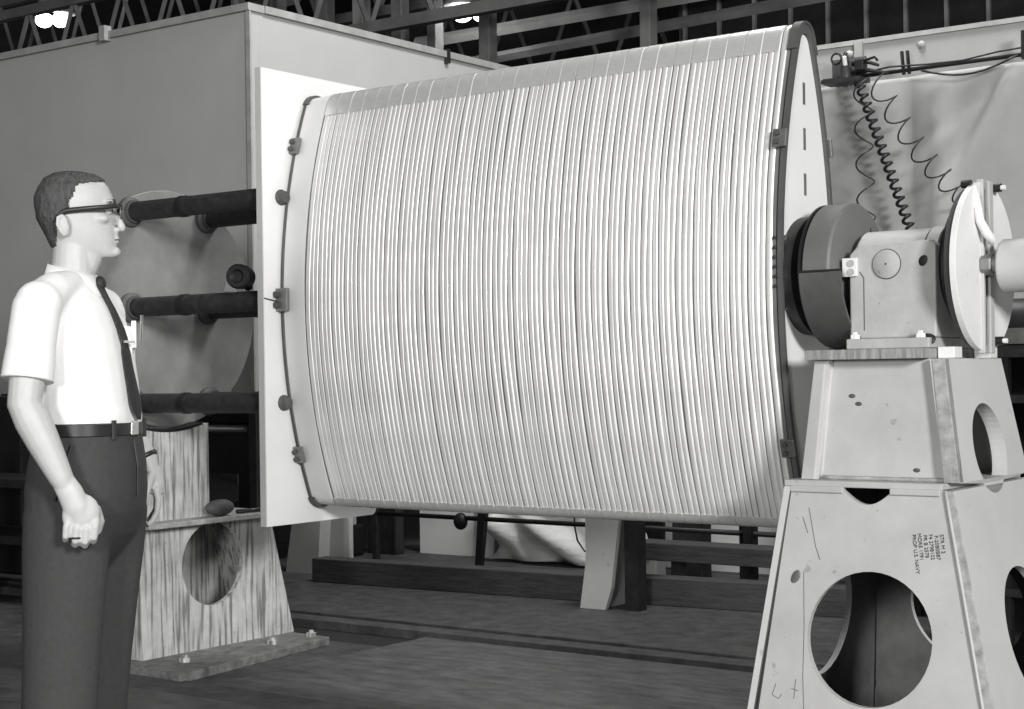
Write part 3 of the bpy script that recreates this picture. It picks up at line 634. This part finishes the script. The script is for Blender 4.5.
for x in (-2.165, -1.945): ob('hold_bolt', M().lathe((x, 4.855, 1.352), (0, 0, 1), [(0, .016), (.014, .016), (.014, .009), (.022, .009), (.022, .002)], 6), 'white', be)
hg = ob('hinge_plate', M().box(-2.215, -2.165, 4.873, 4.886, 1.555, 1.615), 'white', be, bevel=.002)
for z in (1.57, 1.598): ob('hinge_screw', M().cyl((-2.183, 4.874, z), (-2.183, 4.868, z), .011, n=12), 'cast', hg)
ob('seam_line', M().tube([(-2.16, 4.8845, 1.57), (-2.145, 4.8845, 1.55), (-2.145, 4.8845, 1.38)], .0018, 4), 'guard', be)
ob('chipped_patch', M().ell((-1.945, 4.886, 1.595), (.016, .003, .020), 9, 6, Matrix.Rotation(.5, 3, 'Y')), 'black', be)
ob('drain_ring', M().tube([(-1.93+.026*cos(a_*pi/8), 4.86+.006*sin(a_*pi/8), 1.345+.014*sin(a_*pi/8)) for a_ in range(16)], .007, 6, closed=True), 'dsteel', be, smooth=True)


# ------------------------------------------------------------------ hub wheel
hw = thing('hub_wheel', 'dark grey split hub wheel between wound panel and bearing', 'wheel', (-2.27, YC, ZC-.235))
ob('rim', M().lathe((-2.335, YC, ZC), (1, 0, 0), [(0, .03), (0, .225), (.008, .235), (.092, .235), (.10, .228), (.105, .20), (.112, .09), (.13, .09), (.13, .02)], 56), 'hub', hw, smooth='auto')
# lower half guard on the near side
gr = M(); secs = []
for i in range(17):
    a_ = pi*(1.0+.62*i/16)+.02
    c_, s_ = cos(a_), sin(a_)
    secs.append([(-2.336, YC+.236*c_, ZC+.236*s_), (-2.19, YC+.236*c_, ZC+.236*s_), (-2.19, YC+.246*c_, ZC+.246*s_), (-2.336, YC+.246*c_, ZC+.246*s_)])
gr.rings(secs); ob('lower_guard', gr, 'guard', hw, smooth='auto')
ob('slot', M().ell((-2.231, YC+.085, ZC+.135), (.004, .012, .030), 10, 8), 'black', hw, smooth=True)
ob('dark_boss', M().lathe((-2.345, YC, ZC), (1, 0, 0), [(0, .02), (0, .235), (.009, .235), (.009, .02)], 48), 'black', hw, smooth='auto')
ob('joint_strip', M().box(-2.337, -2.19, YC-.249, YC-.243, ZC-.004, ZC+.003), 'black', hw)

# ------------------------------------------------------------------ pulley and clamp disc
pl = thing('black_pulley', 'black grooved pulley between bearing block and clamp disc', 'pulley', (-1.86, YC, ZC-.18))
ob('sheave', M().lathe((-1.903, YC, ZC), (1, 0, 0), [(0, .03), (0, .14), (.006, .16), (.012, .15), (.020, .15), (.025, .19), (.030, .205), (.040, .205), (.040, .03)], 48), 'black', pl, smooth='auto')
cd = thing('clamp_disc', 'white painted clamp disc with central slotted bar and nut', 'disc', (-1.8, YC, ZC-.28))
ob('dark_rim', M().lathe((-1.858, YC, ZC), (1, 0, 0), [(0, .03), (0, .255), (.016, .262), (.022, .255), (.022, .03)], 56), 'guard', cd, smooth='auto')
def seg(sgn):
    a0 = math.acos(.045/.27); pts = []
    for i in range(29):
        a_ = -a0+2*a0*i/28; pts.append((.27*cos(a_)*sgn, .27*sin(a_)))
    return pts
for sgn in (-1, 1):
    ob('white_segment', M().plate(seg(sgn), [], lambda a, b: (-1.835, YC+a, ZC+b), lambda a, b: (-1.815, YC+a, ZC+b)), 'white', cd, bevel=.003)
for ya, yb in ((-.049, -.032), (.010, .047)):
    ob('bar', M().box(-1.828, -1.806, YC+ya, YC+yb, ZC-.275, ZC+.275), 'stand', cd, bevel=.003)
ob('slot_back', M().box(-1.833, -1.820, YC-.0325, YC+.0105, ZC-.25, ZC+.25), 'black', cd)
for z in (-.285, .285): ob('bar_end', M().box(-1.833, -1.791, YC-.049, YC+.049, min(z, z*.93), max(z, z*.93)), 'stand', cd, bevel=.004)
for z in (-.235, .255):
    bo = ob('clamp_bolt', M().lathe((-1.818, YC+.062, ZC+z), (1, 0, 0), [(0, .014), (.032, .014), (.032, .004)], 12), 'black', cd, smooth='auto')
    ob('bolt_tip', M().lathe((-1.786, YC+.062, ZC+z), (1, 0, 0), [(0, .008), (.014, .008), (.014, .002)], 10), 'white', bo)
ob('clamp_bolt', M().lathe((-1.858, YC-.09, ZC+.258), (1, 0, 0), [(0, .013), (.03, .013), (.03, .004)], 12), 'black', cd)
nt_ = ob('hex_nut', M().lathe((-1.815, YC-.035, ZC+.005), (1, 0, 0), [(0, .01), (0, .036), (.035, .036), (.038, .030), (.038, .012)], 6), 'steel', cd, bevel=.003)
ob('washer', M().lathe((-1.777, YC-.035, ZC+.005), (1, 0, 0), [(0, .014), (0, .027), (.012, .027), (.012, .014)], 24), 'steel', nt_, smooth='auto')
ob('stud', M().cyl((-1.813, YC-.035, ZC+.005), (-1.762, YC-.035, ZC+.005), .015, n=16), 'dsteel', nt_, smooth='auto')
ob('handle', M().tube([(-1.818, YC-.095, ZC+.25), (-1.808, YC-.10, ZC+.20), (-1.800, YC-.095, ZC+.14), (-1.790, YC-.07, ZC+.105), (-1.775, YC-.05, ZC+.075)], [.009, .011, .012, .013, .013], 8, flat=1.2), 'white', cd, smooth=True)
cd.location.x += .014
mo = thing('drive_cylinder', 'grey drive cylinder reaching out beyond the clamp disc', 'cylinder', (-1.4, YC, ZC-.085))
ob('barrel', M().lathe((-1.745, YC, ZC+.0), (1, 0, 0), [(0, .02), (0, .080), (.006, .085), (.79, .085), (.79, .02)], 40), 'stand', mo, smooth='auto')
ob('mount', M().box(-1.2, -1.02, YC-.07, YC+.07, 0, ZC-.07), 'dsteel', mo, bevel=.01)
ob('foot', M().box(-1.3, -.92, YC-.2, YC+.2, -.015, .02), 'dsteel', mo, bevel=.005)

# ------------------------------------------------------------------ person
man = thing('person', 'man in white short-sleeved shirt, dark tie and trousers looking on', 'person', (-3.539, 2.867, 0), YAW+.2611)
A = R(25)
U0 = .015
def tf(x, y, z): return Vector((U0+x*cos(A)+y*sin(A), -x*sin(A)+y*cos(A), z))
def egg(xb, xf, hwid, z, n=28, sq=2.3, f=None):
    """horizontal slice: superellipse between xb and xf"""
    c_ = (xb+xf)/2; a_ = (xf-xb)/2; out = []
    for k_ in range(n):
        t_ = 2*pi*k_/n; cx_, sx_ = cos(t_), sin(t_)
        x_ = c_+a_*math.copysign(abs(cx_)**(2/sq), cx_); y_ = hwid*math.copysign(abs(sx_)**(2/sq), sx_)
        out.append((x_, y_, z) if f is None else f(x_, y_, z))
    return out
HEAD = [(1.818, -.035, .012, .022), (1.812, -.062, .042, .046), (1.799, -.084, .066, .062), (1.778, -.099, .084, .072), (1.752, -.110, .0945, .076), (1.736, -.1105, .099, .0765),
        (1.722, -.109, .0965, .0755), (1.708, -.106, .0940, .074), (1.692, -.105, .095, .072), (1.676, -.098, .097, .069), (1.660, -.090, .0985, .066), (1.645, -.083, .1005, .062),
        (1.632, -.078, .102, .058), (1.618, -.072, .1015, .053), (1.605, -.060, .1035, .047), (1.594, -.020, .1035, .036), (1.587, .03, .095, .024)]
def headring(z, xb, xf, hwid, off=0, n=36):
    out = []; c_ = (xb+xf)/2-.01; 
    for k_ in range(n):
        t_ = 2*pi*k_/n; cx_, sx_ = cos(t_), sin(t_)
        a_ = (xf-c_+off) if cx_ > 0 else (c_-xb+off)
        nar = 1-.16*max(0, cx_)
        out.append((c_+a_*math.copysign(abs(cx_)**.92, cx_), (hwid+off)*math.copysign(abs(sx_)**.9, sx_)*nar, z))
    return out
bd = M()
bd.rings([headring(*h) for h in reversed(HEAD)])
bd.tube([(-.005, 0, 1.66), (-.012, 0, 1.60), (-.014, 0, 1.55), (-.020, 0, 1.48), (-.02, 0, 1.42)], [.052, .056, .058, .064, .075], 20)
bd.tube([(.02, 0, 1.615), (.022, 0, 1.585), (.012, 0, 1.555)], [.045, .042, .038], 14)
# nose, brows, lips, chin, cheeks, ears
bd.tube([(.091, 0, 1.726), (.100, 0, 1.705), (.111, 0, 1.684), (.1185, 0, 1.669)], [.007, .0085, .010, .0105], 10)
bd.ell((.115, 0, 1.666), (.0115, .011, .009))
for s_ in (-1, 1):
    bd.ell((.103, s_*.011, 1.663), (.010, .008, .0075)); bd.ell((.083, s_*.033, 1.737), (.014, .026, .007)); bd.ell((.060, s_*.043, 1.690), (.024, .018, .014))
    bd.ell((.0765, s_*.031, 1.7155), (.0125, .0105, .0100))
    rot = Matrix.Rotation(s_*-.35, 3, 'Z') @ Matrix.Rotation(-.2, 3, 'Y')
    bd.ell((-.036, s_*.080, 1.668), (.019, .006, .032), rot=rot)
    bd.tube([(-.024, s_*.083, 1.655), (-.030, s_*.0855, 1.68), (-.040, s_*.088, 1.695), (-.052, s_*.090, 1.688), (-.054, s_*.089, 1.668), (-.045, s_*.086, 1.65), (-.034, s_*.083, 1.638)], .0045, 7)
bd.ell((.103, 0, 1.6405), (.008, .020, .0042)); bd.ell((.102, 0, 1.6305), (.0078, .018, .0045)); bd.ell((.097, 0, 1.603), (.0165, .022, .0145))
bd.ell((.100, 0, 1.652), (.007, .014, .008))
# trunk core (under the clothes) and arms
bd.rings([egg(xb, xf, h_, z, f=tf) for z, xb, xf, h_ in ((.95, -.10, .09, .14), (1.12, -.085, .09, .13), (1.3, -.09, .09, .14), (1.42, -.085, .07, .145), (1.48, -.07, .045, .10), (1.52, -.055, .03, .05))])
SHR, ELR, WRR = Vector((-.105, -.185, 1.465)), Vector((-.138, -.235, 1.195)), Vector((-.048, -.250, 1.0))
SHL, ELL, WRL = Vector((.068, .185, 1.465)), Vector((.075, .25, 1.21)), Vector((.184, .20, 1.018))
def arm(S, E, W):
    bd.tube([S, S.lerp(E, .4), S.lerp(E, .8), E, E.lerp(W, .22), E.lerp(W, .5), E.lerp(W, .8), W, W+(W-E).normalized()*.02], [.053, .051, .046, .044, .047, .043, .036, .031, .024], 16)
arm(SHR, ELR, WRR); arm(SHL, ELL, WRL)
# right hand: loose fist, back of the hand towards the viewer
def V3(*a): return Vector(a)
bd.tube([WRR, V3(-.028, -.252, .965), V3(-.012, -.253, .925), V3(.0, -.250, .888)], [.021, .024, .025, .020], 16, flat=1.4)
bd.ell((.0, -.249, .912), (.047, .023, .050))
for y_ in (-1, 0, 1): bd.ell((-.006+.022*y_, -.250-.004*(y_ == 0), .905), (.022, .018, .036))
for i, (du, top, ln) in enumerate(((-.040, .880, .036), (-.016, .872, .042), (.008, .870, .043), (.030, .876, .038))):
    u_ = .002+du; r_ = .0105 if i else .0092
    bd.tube([V3(u_+.004, -.252, top+.02), V3(u_, -.262, top), V3(u_-.003, -.258, top-ln*.75), V3(u_-.004, -.240, top-ln), V3(u_-.002, -.218, top-ln*.75), V3(u_, -.214, top-ln*.25), V3(u_, -.226, top+.004)],
            [r_, r_*1.08, r_, r_, r_*.95, r_*.9, r_*.8], 10)
bd.tube([V3(.008, -.242, .945), V3(.036, -.236, .918), V3(.046, -.226, .886), V3(.040, -.214, .862), V3(.022, -.208, .852)], [.014, .0145, .0125, .0115, .009], 10)
# left hand: relaxed, fingers pointing down
bd.tube([WRL, V3(.008+.190, .195, .985), V3(.008+.197, .192, .95), V3(.008+.196, .192, .925)], [.028, .030, .034, .032], 14, flat=.8)
for i, (dq, ln) in enumerate(((-.030, .072), (-.010, .082), (.011, .078), (.031, .064))):
    q_ = .192+dq
    bd.tube([V3(.008+.196, q_, .945), V3(.008+.203, q_, .91), V3(.008+.199, q_, .91-ln*.5), V3(.008+.186, q_, .91-ln*.82), V3(.008+.172, q_, .91-ln)], [.0105, .0105, .0095, .0088, .0075], 10)
bd.tube([V3(.008+.186, .166, .985), V3(.008+.176, .150, .955), V3(.008+.168, .146, .925), V3(.008+.164, .150, .893)], [.013, .0125, .011, .0085], 10)
lump('body', bd, 'skin', man, .0034, 8, .5)
# eyes
for s_ in (-1, 1):
    e = ob('eye', M().ell((.0812, s_*.0345, 1.7115), (.0112, .0112, .0085)), 'shirt', man, smooth=True, local=True)
    ob('iris', M().ell((.0905, s_*.0365, 1.7118), (.0026, .0055, .0055)), 'leather', e, smooth=True)
    ob('eyebrow', M().tube([(.0985, s_*.014, 1.736), (.0965, s_*.034, 1.741), (.084, s_*.056, 1.735)], [.003, .0045, .003], 6), 'hair', man, smooth=True, local=True)
ob('mouth_line', M().tube([(.098, -.022, 1.6345), (.1065, -.012, 1.6355), (.1095, 0, 1.636), (.1065, .012, 1.6355), (.098, .022, 1.6345)], .0014, 6), 'leather', man, smooth=True, local=True)
# hair: cap grown from the head slices, face and neck side cut away
hm = M(); hz = [h for h in HEAD if h[0] > 1.600]
fine = []
for i in range(len(hz)-1):
    for t_ in (0, .125, .25, .375, .5, .625, .75, .875): fine.append([a_+(b_-a_)*t_ for a_, b_ in zip(hz[i], hz[i+1])])
rings_ = []
for z, xb, xf, h_ in fine:
    off = .0045 if z > 1.70 else max(.001, .0045-(1.70-z)*.04)
    rings_.append([(x_, y_, z_+(.002 if z_ > 1.79 else 0)) for x_, y_, z_ in headring(z, xb, xf, h_, off, 144)])
n_ = 144
HL = [(1.83, .09), (1.80, .078), (1.793, .062), (1.787, .03), (1.782, .004), (1.77, -.006), (1.745, -.014), (1.73, -.024), (1.712, -.022), (1.70, -.028), (1.695, -.055), (1.65, -.056), (1.59, -.060)]
def hairline(z, y):
    for (za, xa), (zb, xb) in zip(HL, HL[1:]):
        if zb <= z <= za: return xa+(xb-xa)*(za-z)/(za-zb)
    return .09
hv = [p for r_ in rings_ for p in r_]; hf = []
for i in range(len(rings_)-1):
    for k_ in range(n_):
        q_ = (i*n_+k_, i*n_+(k_+1) % n_, (i+1)*n_+(k_+1) % n_, (i+1)*n_+k_); c_ = sum((Vector(hv[j]) for j in q_), Vector())/4
        if c_.x < hairline(c_.z, c_.y)+.002*sin(c_.z*2100+k_*.7): hf.append(q_)
hf.append(tuple(reversed(range(n_)))); hm.add(hv, hf)
hr = ob('hair', hm, 'hair', man, smooth=True, local=True)
bmh = bmesh.new(); bmh.from_mesh(hr.data); bmesh.ops.delete(bmh, geom=[v for v in bmh.verts if not v.link_faces], context='VERTS'); bmh.to_mesh(hr.data); bmh.free()
so = hr.modifiers.new('thick', 'SOLIDIFY'); so.thickness = .005; so.offset = -1
# spectacles
gl = ob('spectacles', M().tube([(.108, -.068, 1.7225), (.114, -.040, 1.7265), (.116, -.012, 1.7225), (.1175, 0, 1.7205), (.116, .012, 1.7225), (.114, .040, 1.7265), (.108, .068, 1.7225)], [.0042, .005, .0035, .0028, .0035, .005, .0042], 8), 'leather', man, smooth=True, local=True)
for s_ in (-1, 1):
    ob('temple_arm', M().tube([(.108, s_*.068, 1.722), (.100, s_*.0785, 1.7205), (.03, s_*.084, 1.7135), (-.03, s_*.087, 1.706), (-.046, s_*.088, 1.698), (-.060, s_*.086, 1.675)], [.004, .004, .0042, .0045, .003, .0025], 8, flat=1.6), 'leather', gl, smooth=True)
    lp = [(.1135-abs(abs(y_)-.038)*.08, s_*abs(y_), z_) for y_, z_ in [(.040+.0225*cos(a_*pi/12), 1.707+.0175*sin(a_*pi/12)) for a_ in range(24)]]
    ob('lens_rim', M().tube(lp, .0012, 6, closed=True), 'steel', gl, smooth=True)
    ob('lens', M().rings([lp, [(x_+.0012, y_, z_) for x_, y_, z_ in lp]]), 'lens', gl, smooth='auto')
# shirt
sh = M()
SH = [(1.105, -.112, .125, .160), (1.16, -.118, .136, .166), (1.24, -.122, .127, .172), (1.32, -.126, .114, .176), (1.39, -.122, .098, .176), (1.43, -.115, .082, .170), (1.462, -.103, .066, .148), (1.492, -.088, .048, .112), (1.522, -.074, .034, .078), (1.545, -.064, .026, .062)]
sh.rings([egg(xb, xf, h_, z, f=tf, sq=2.4) for z, xb, xf, h_ in SH])
sh.ell(SHR+V3(.004, .005, -.012), (.062, .060, .062), 20, 14); sh.tube([V3(-.02, -.045, 1.512), SHR.lerp(V3(-.02, -.045, 1.512), .5)+V3(0, 0, .004), SHR+V3(.006, .012, -.008)], [.040, .050, .056], 20); sh.tube([SHR+V3(0, 0, -.01), SHR.lerp(ELR, .4), SHR.lerp(ELR, .62)], [.062, .063, .062], 20)
sh.ell(SHL+V3(-.004, -.005, -.012), (.060, .060, .062), 20, 14); sh.tube([V3(0, .045, 1.512), SHL+V3(-.006, -.012, -.008)], [.040, .056], 20); sh.tube([SHL+V3(0, 0, -.01), SHL.lerp(ELL, .4), SHL.lerp(ELL, .62)], [.060, .062, .062], 20)
# folds
for (a_, b_, r_) in (((.02, -.15, 1.16), (-.04, -.16, 1.30), .016), ((.10, -.10, 1.15), (.07, -.14, 1.26), .015), ((-.06, -.16, 1.18), (-.05, -.17, 1.34), .014)):
    sh.tube([tf(*a_), tf(*[(p+q)/2 for p, q in zip(a_, b_)]), tf(*b_)], [r_*.4, r_, r_*.5], 8)
for zb in (1.118,):
    sh.rings([egg(-.116, .131, .166, 1.122, f=tf), egg(-.122, .138, .171, 1.135, f=tf), egg(-.122, .139, .171, 1.16, f=tf), egg(-.118, .136, .166, 1.18, f=tf)])
st = lump('shirt', sh, 'shirt', man, .006, 12, .5)
def sleeve(S, E, nm):
    d = (E-S); f_ = [.42, .52, .64, .775, .78, .66]; r_ = [.0605, .0635, .0655, .0665, .0635, .060]
    P = [S+d*q_ for q_ in f_]
    o_ = ob(nm, M().tube(P, r_, 28, cap=False), 'shirt', st, smooth='auto')
    return o_
sleeve(SHR, ELR, 'sleeve'); sleeve(SHL, ELL, 'sleeve')
# collar
def col_pt(a_, z, r_): return V3(-.016+(r_+.006)*cos(a_), r_*sin(a_), z)
for s_ in (-1, 1):
    rr = []
    for i in range(13):
        a_ = s_*(pi-(pi-.16)*i/12); dz = .030*(i/12)**1.2
        zt = 1.573-.040*(i/12); rr.append([col_pt(a_, zt, .060+.002*(i/12)), col_pt(a_, zt-.03, .069), col_pt(a_, zt-.045-dz, .078+.006*(i/12)), col_pt(a_, zt-.046-dz, .073+.006*(i/12)), col_pt(a_, zt-.03, .063), col_pt(a_, zt-.003, .056)])
    ob('collar', M().rings(rr), 'shirt', st, smooth=True)
pk = ob('chest_pocket', M().hexa([tf(.112, .055, 1.30), tf(.092, .125, 1.30), tf(.06, .12, 1.30), tf(.08, .05, 1.30), tf(.112, .055, 1.40), tf(.090, .125, 1.40), tf(.06, .12, 1.405), tf(.08, .05, 1.405)]), 'shirt', st, bevel=.006)
ob('notebook', M().hexa([tf(.122, .06, 1.34), tf(.100, .115, 1.34), tf(.09, .11, 1.34), tf(.11, .055, 1.34), tf(.122, .06, 1.415), tf(.100, .115, 1.415), tf(.09, .11, 1.415), tf(.11, .055, 1.415)]), 'shirt', pk, bevel=.002)
ob('pen', M().tube([tf(.118, .10, 1.36), tf(.122, .10, 1.432)], .004, 8), 'chrome', pk)
# tie
def tiepath(z):
    q_ = [(1.512, .046), (1.48, .063), (1.444, .083), (1.40, .103), (1.36, .1165), (1.34, .118), (1.28, .128), (1.2, .145), (1.145, .153)]
    for (za, xa), (zb, xb) in zip(q_, q_[1:]):
        if z <= za and z >= zb: return xa+(xb-xa)*(za-z)/(za-zb)
    return q_[-1][1]
rr = []
for i in range(29):
    z = 1.512-.367*i/28
    wd = .0125+.021*min(1, max(0, (i-2)/22)) if i > 2 else .020-.003*i
    if 12 <= i <= 13: wd *= .8
    if i > 25: wd *= (28.6-i)/3
    x_ = tiepath(z)+.002; y_ = -.006
    rr.append([tf(x_-.002, y_-wd, z), tf(x_+.004, y_-wd*.7, z), tf(x_+.0065, y_, z), tf(x_+.004, y_+wd*.7, z), tf(x_-.002, y_+wd, z), tf(x_-.005, y_, z)])
ti = ob('tie', M().rings(rr), 'tie', man, smooth='auto', local=True)
kx = tf(.046, -.002, 1.515)
ob('tie_knot', M().ell(kx, (.017, .019, .021), 14, 10), 'tie', ti, smooth=True)
ob('tie_clip', M().hexa([tf(.126, -.034, 1.352), tf(.126, .03, 1.352), tf(.131, .03, 1.352), tf(.131, -.034, 1.352), tf(.126, -.034, 1.359), tf(.126, .03, 1.359), tf(.131, .03, 1.359), tf(.131, -.034, 1.359)]), 'chrome', ti)
# trousers
tr_ = M()
TRS = [(1.125, -.118, .131, .166), (1.09, -.126, .138, .172), (1.03, -.138, .146, .182), (.96, -.148, .148, .190), (.90, -.148, .142, .190), (.84, -.140, .122, .184), (.79, -.115, .088, .15), (.74, -.08, .05, .08)]
tr_.rings([egg(xb, xf, h_, z, f=tf, sq=2.4) for z, xb, xf, h_ in reversed(TRS)])
def leg(cx, cy, cx2, cy2, nm):
    rs2 = []
    for z, a_, b_ in ((.90, .118, .095), (.80, .116, .095), (.65, .108, .092), (.5, .102, .089), (.35, .099, .088), (.2, .099, .088), (.10, .101, .09), (.055, .102, .09)):
        t_ = (.9-z)/.85; x_, y_ = cx+(cx2-cx)*t_, cy+(cy2-cy)*t_; out = []
        for k_ in range(28):
            th = 2*pi*k_/28; px = a_*cos(th)*(1+.07*max(0, cos(th))**8); out.append(tf(x_+px, y_+b_*math.copysign(abs(sin(th))**1.05, sin(th)), z))
        rs2.append(out)
    tr_.rings(rs2)
leg(-.015, -.095, -.055, -.115, 'r'); leg(.005, .095, -.078, .115, 'l')
for yy, dep in ((-.075, 0), (-.115, .01), (.075, 0)):      # pleats
    tr_.tube([tf(.128-abs(yy)*.30, yy, 1.095), tf(.138-abs(yy)*.30, yy*1.05, 1.03), tf(.137-abs(yy)*.25, yy*1.1, .95)], [.013, .012, .005], 8)
tz = lump('trousers', tr_, 'trous', man, .0065, 4, .5)
tr_p = ob('pocket_welt', M().tube([tf(.045, -.182, 1.085), tf(.02, -.193, 1.01), tf(.0, -.197, .94)], .004, 6), 'trous', tz, smooth=True)
ob('fly_seam', M().tube([tf(.142, -.012, 1.09), tf(.152, -.012, 1.02), tf(.150, -.010, .94)], .003, 6), 'black', tz)
bl = M().rings([egg(-.121, .134, .169, 1.103, f=tf, n=40, sq=2.4), egg(-.126, .139, .174, 1.106, f=tf, n=40, sq=2.4), egg(-.126, .139, .174, 1.136, f=tf, n=40, sq=2.4), egg(-.121, .134, .169, 1.139, f=tf, n=40, sq=2.4)])
bo = ob('belt', bl, 'leather', man, smooth='auto', local=True)
ob('buckle', M().hexa([tf(.137, -.024, 1.102), tf(.144, -.022, 1.102), tf(.144, .018, 1.102), tf(.137, .02, 1.102), tf(.137, -.024, 1.141), tf(.145, -.022, 1.141), tf(.145, .018, 1.141), tf(.137, .02, 1.141)]), 'chrome', bo, bevel=.003)
for y_ in (-.10, .10): ob('belt_loop', M().hexa([tf(.122, y_-.008, 1.095), tf(.128, y_-.008, 1.095), tf(.128, y_+.008, 1.095), tf(.118, y_+.008, 1.095), tf(.122, y_-.008, 1.146), tf(.128, y_-.008, 1.146), tf(.128, y_+.008, 1.146), tf(.118, y_+.008, 1.146)]), 'trous', bo)
for s_, cx_, cy_ in ((0, -.055, -.115), (1, -.078, .115)):
    so_ = M().rings([egg(-.085, .06, .04, .0+.0, f=lambda x_, y_, z_: tf(x_+cx_, y_+cy_, z_)), egg(-.09, .20, .048, .012, f=lambda x_, y_, z_: tf(x_+cx_, y_+cy_, z_)), egg(-.088, .195, .046, .045, f=lambda x_, y_, z_: tf(x_+cx_, y_+cy_, z_)), egg(-.08, .12, .042, .075, f=lambda x_, y_, z_: tf(x_+cx_, y_+cy_, z_)), egg(-.065, .05, .04, .11, f=lambda x_, y_, z_: tf(x_+cx_, y_+cy_, z_))])
    ob('shoe', so_, 'leather', man, smooth=True, local=True)
ob('finger_ring', M().tube([V3(-.015+.0108*cos(a_*pi/8), -.259+.0108*sin(a_*pi/8), .849) for a_ in range(16)], .0028, 6, closed=True), 'leather', man, smooth=True, local=True)
dW = (WRL-ELL).normalized(); uW = dW.cross(Vector((0, 1, 0))).normalized(); vW = dW.cross(uW)
wa = ob('wristwatch', M().tube([WRL-dW*.012+uW*.0335*cos(a_*pi/10)+vW*.0335*sin(a_*pi/10) for a_ in range(20)], .005, 6, closed=True, flat=1.5), 'leather', man, smooth=True, local=True)
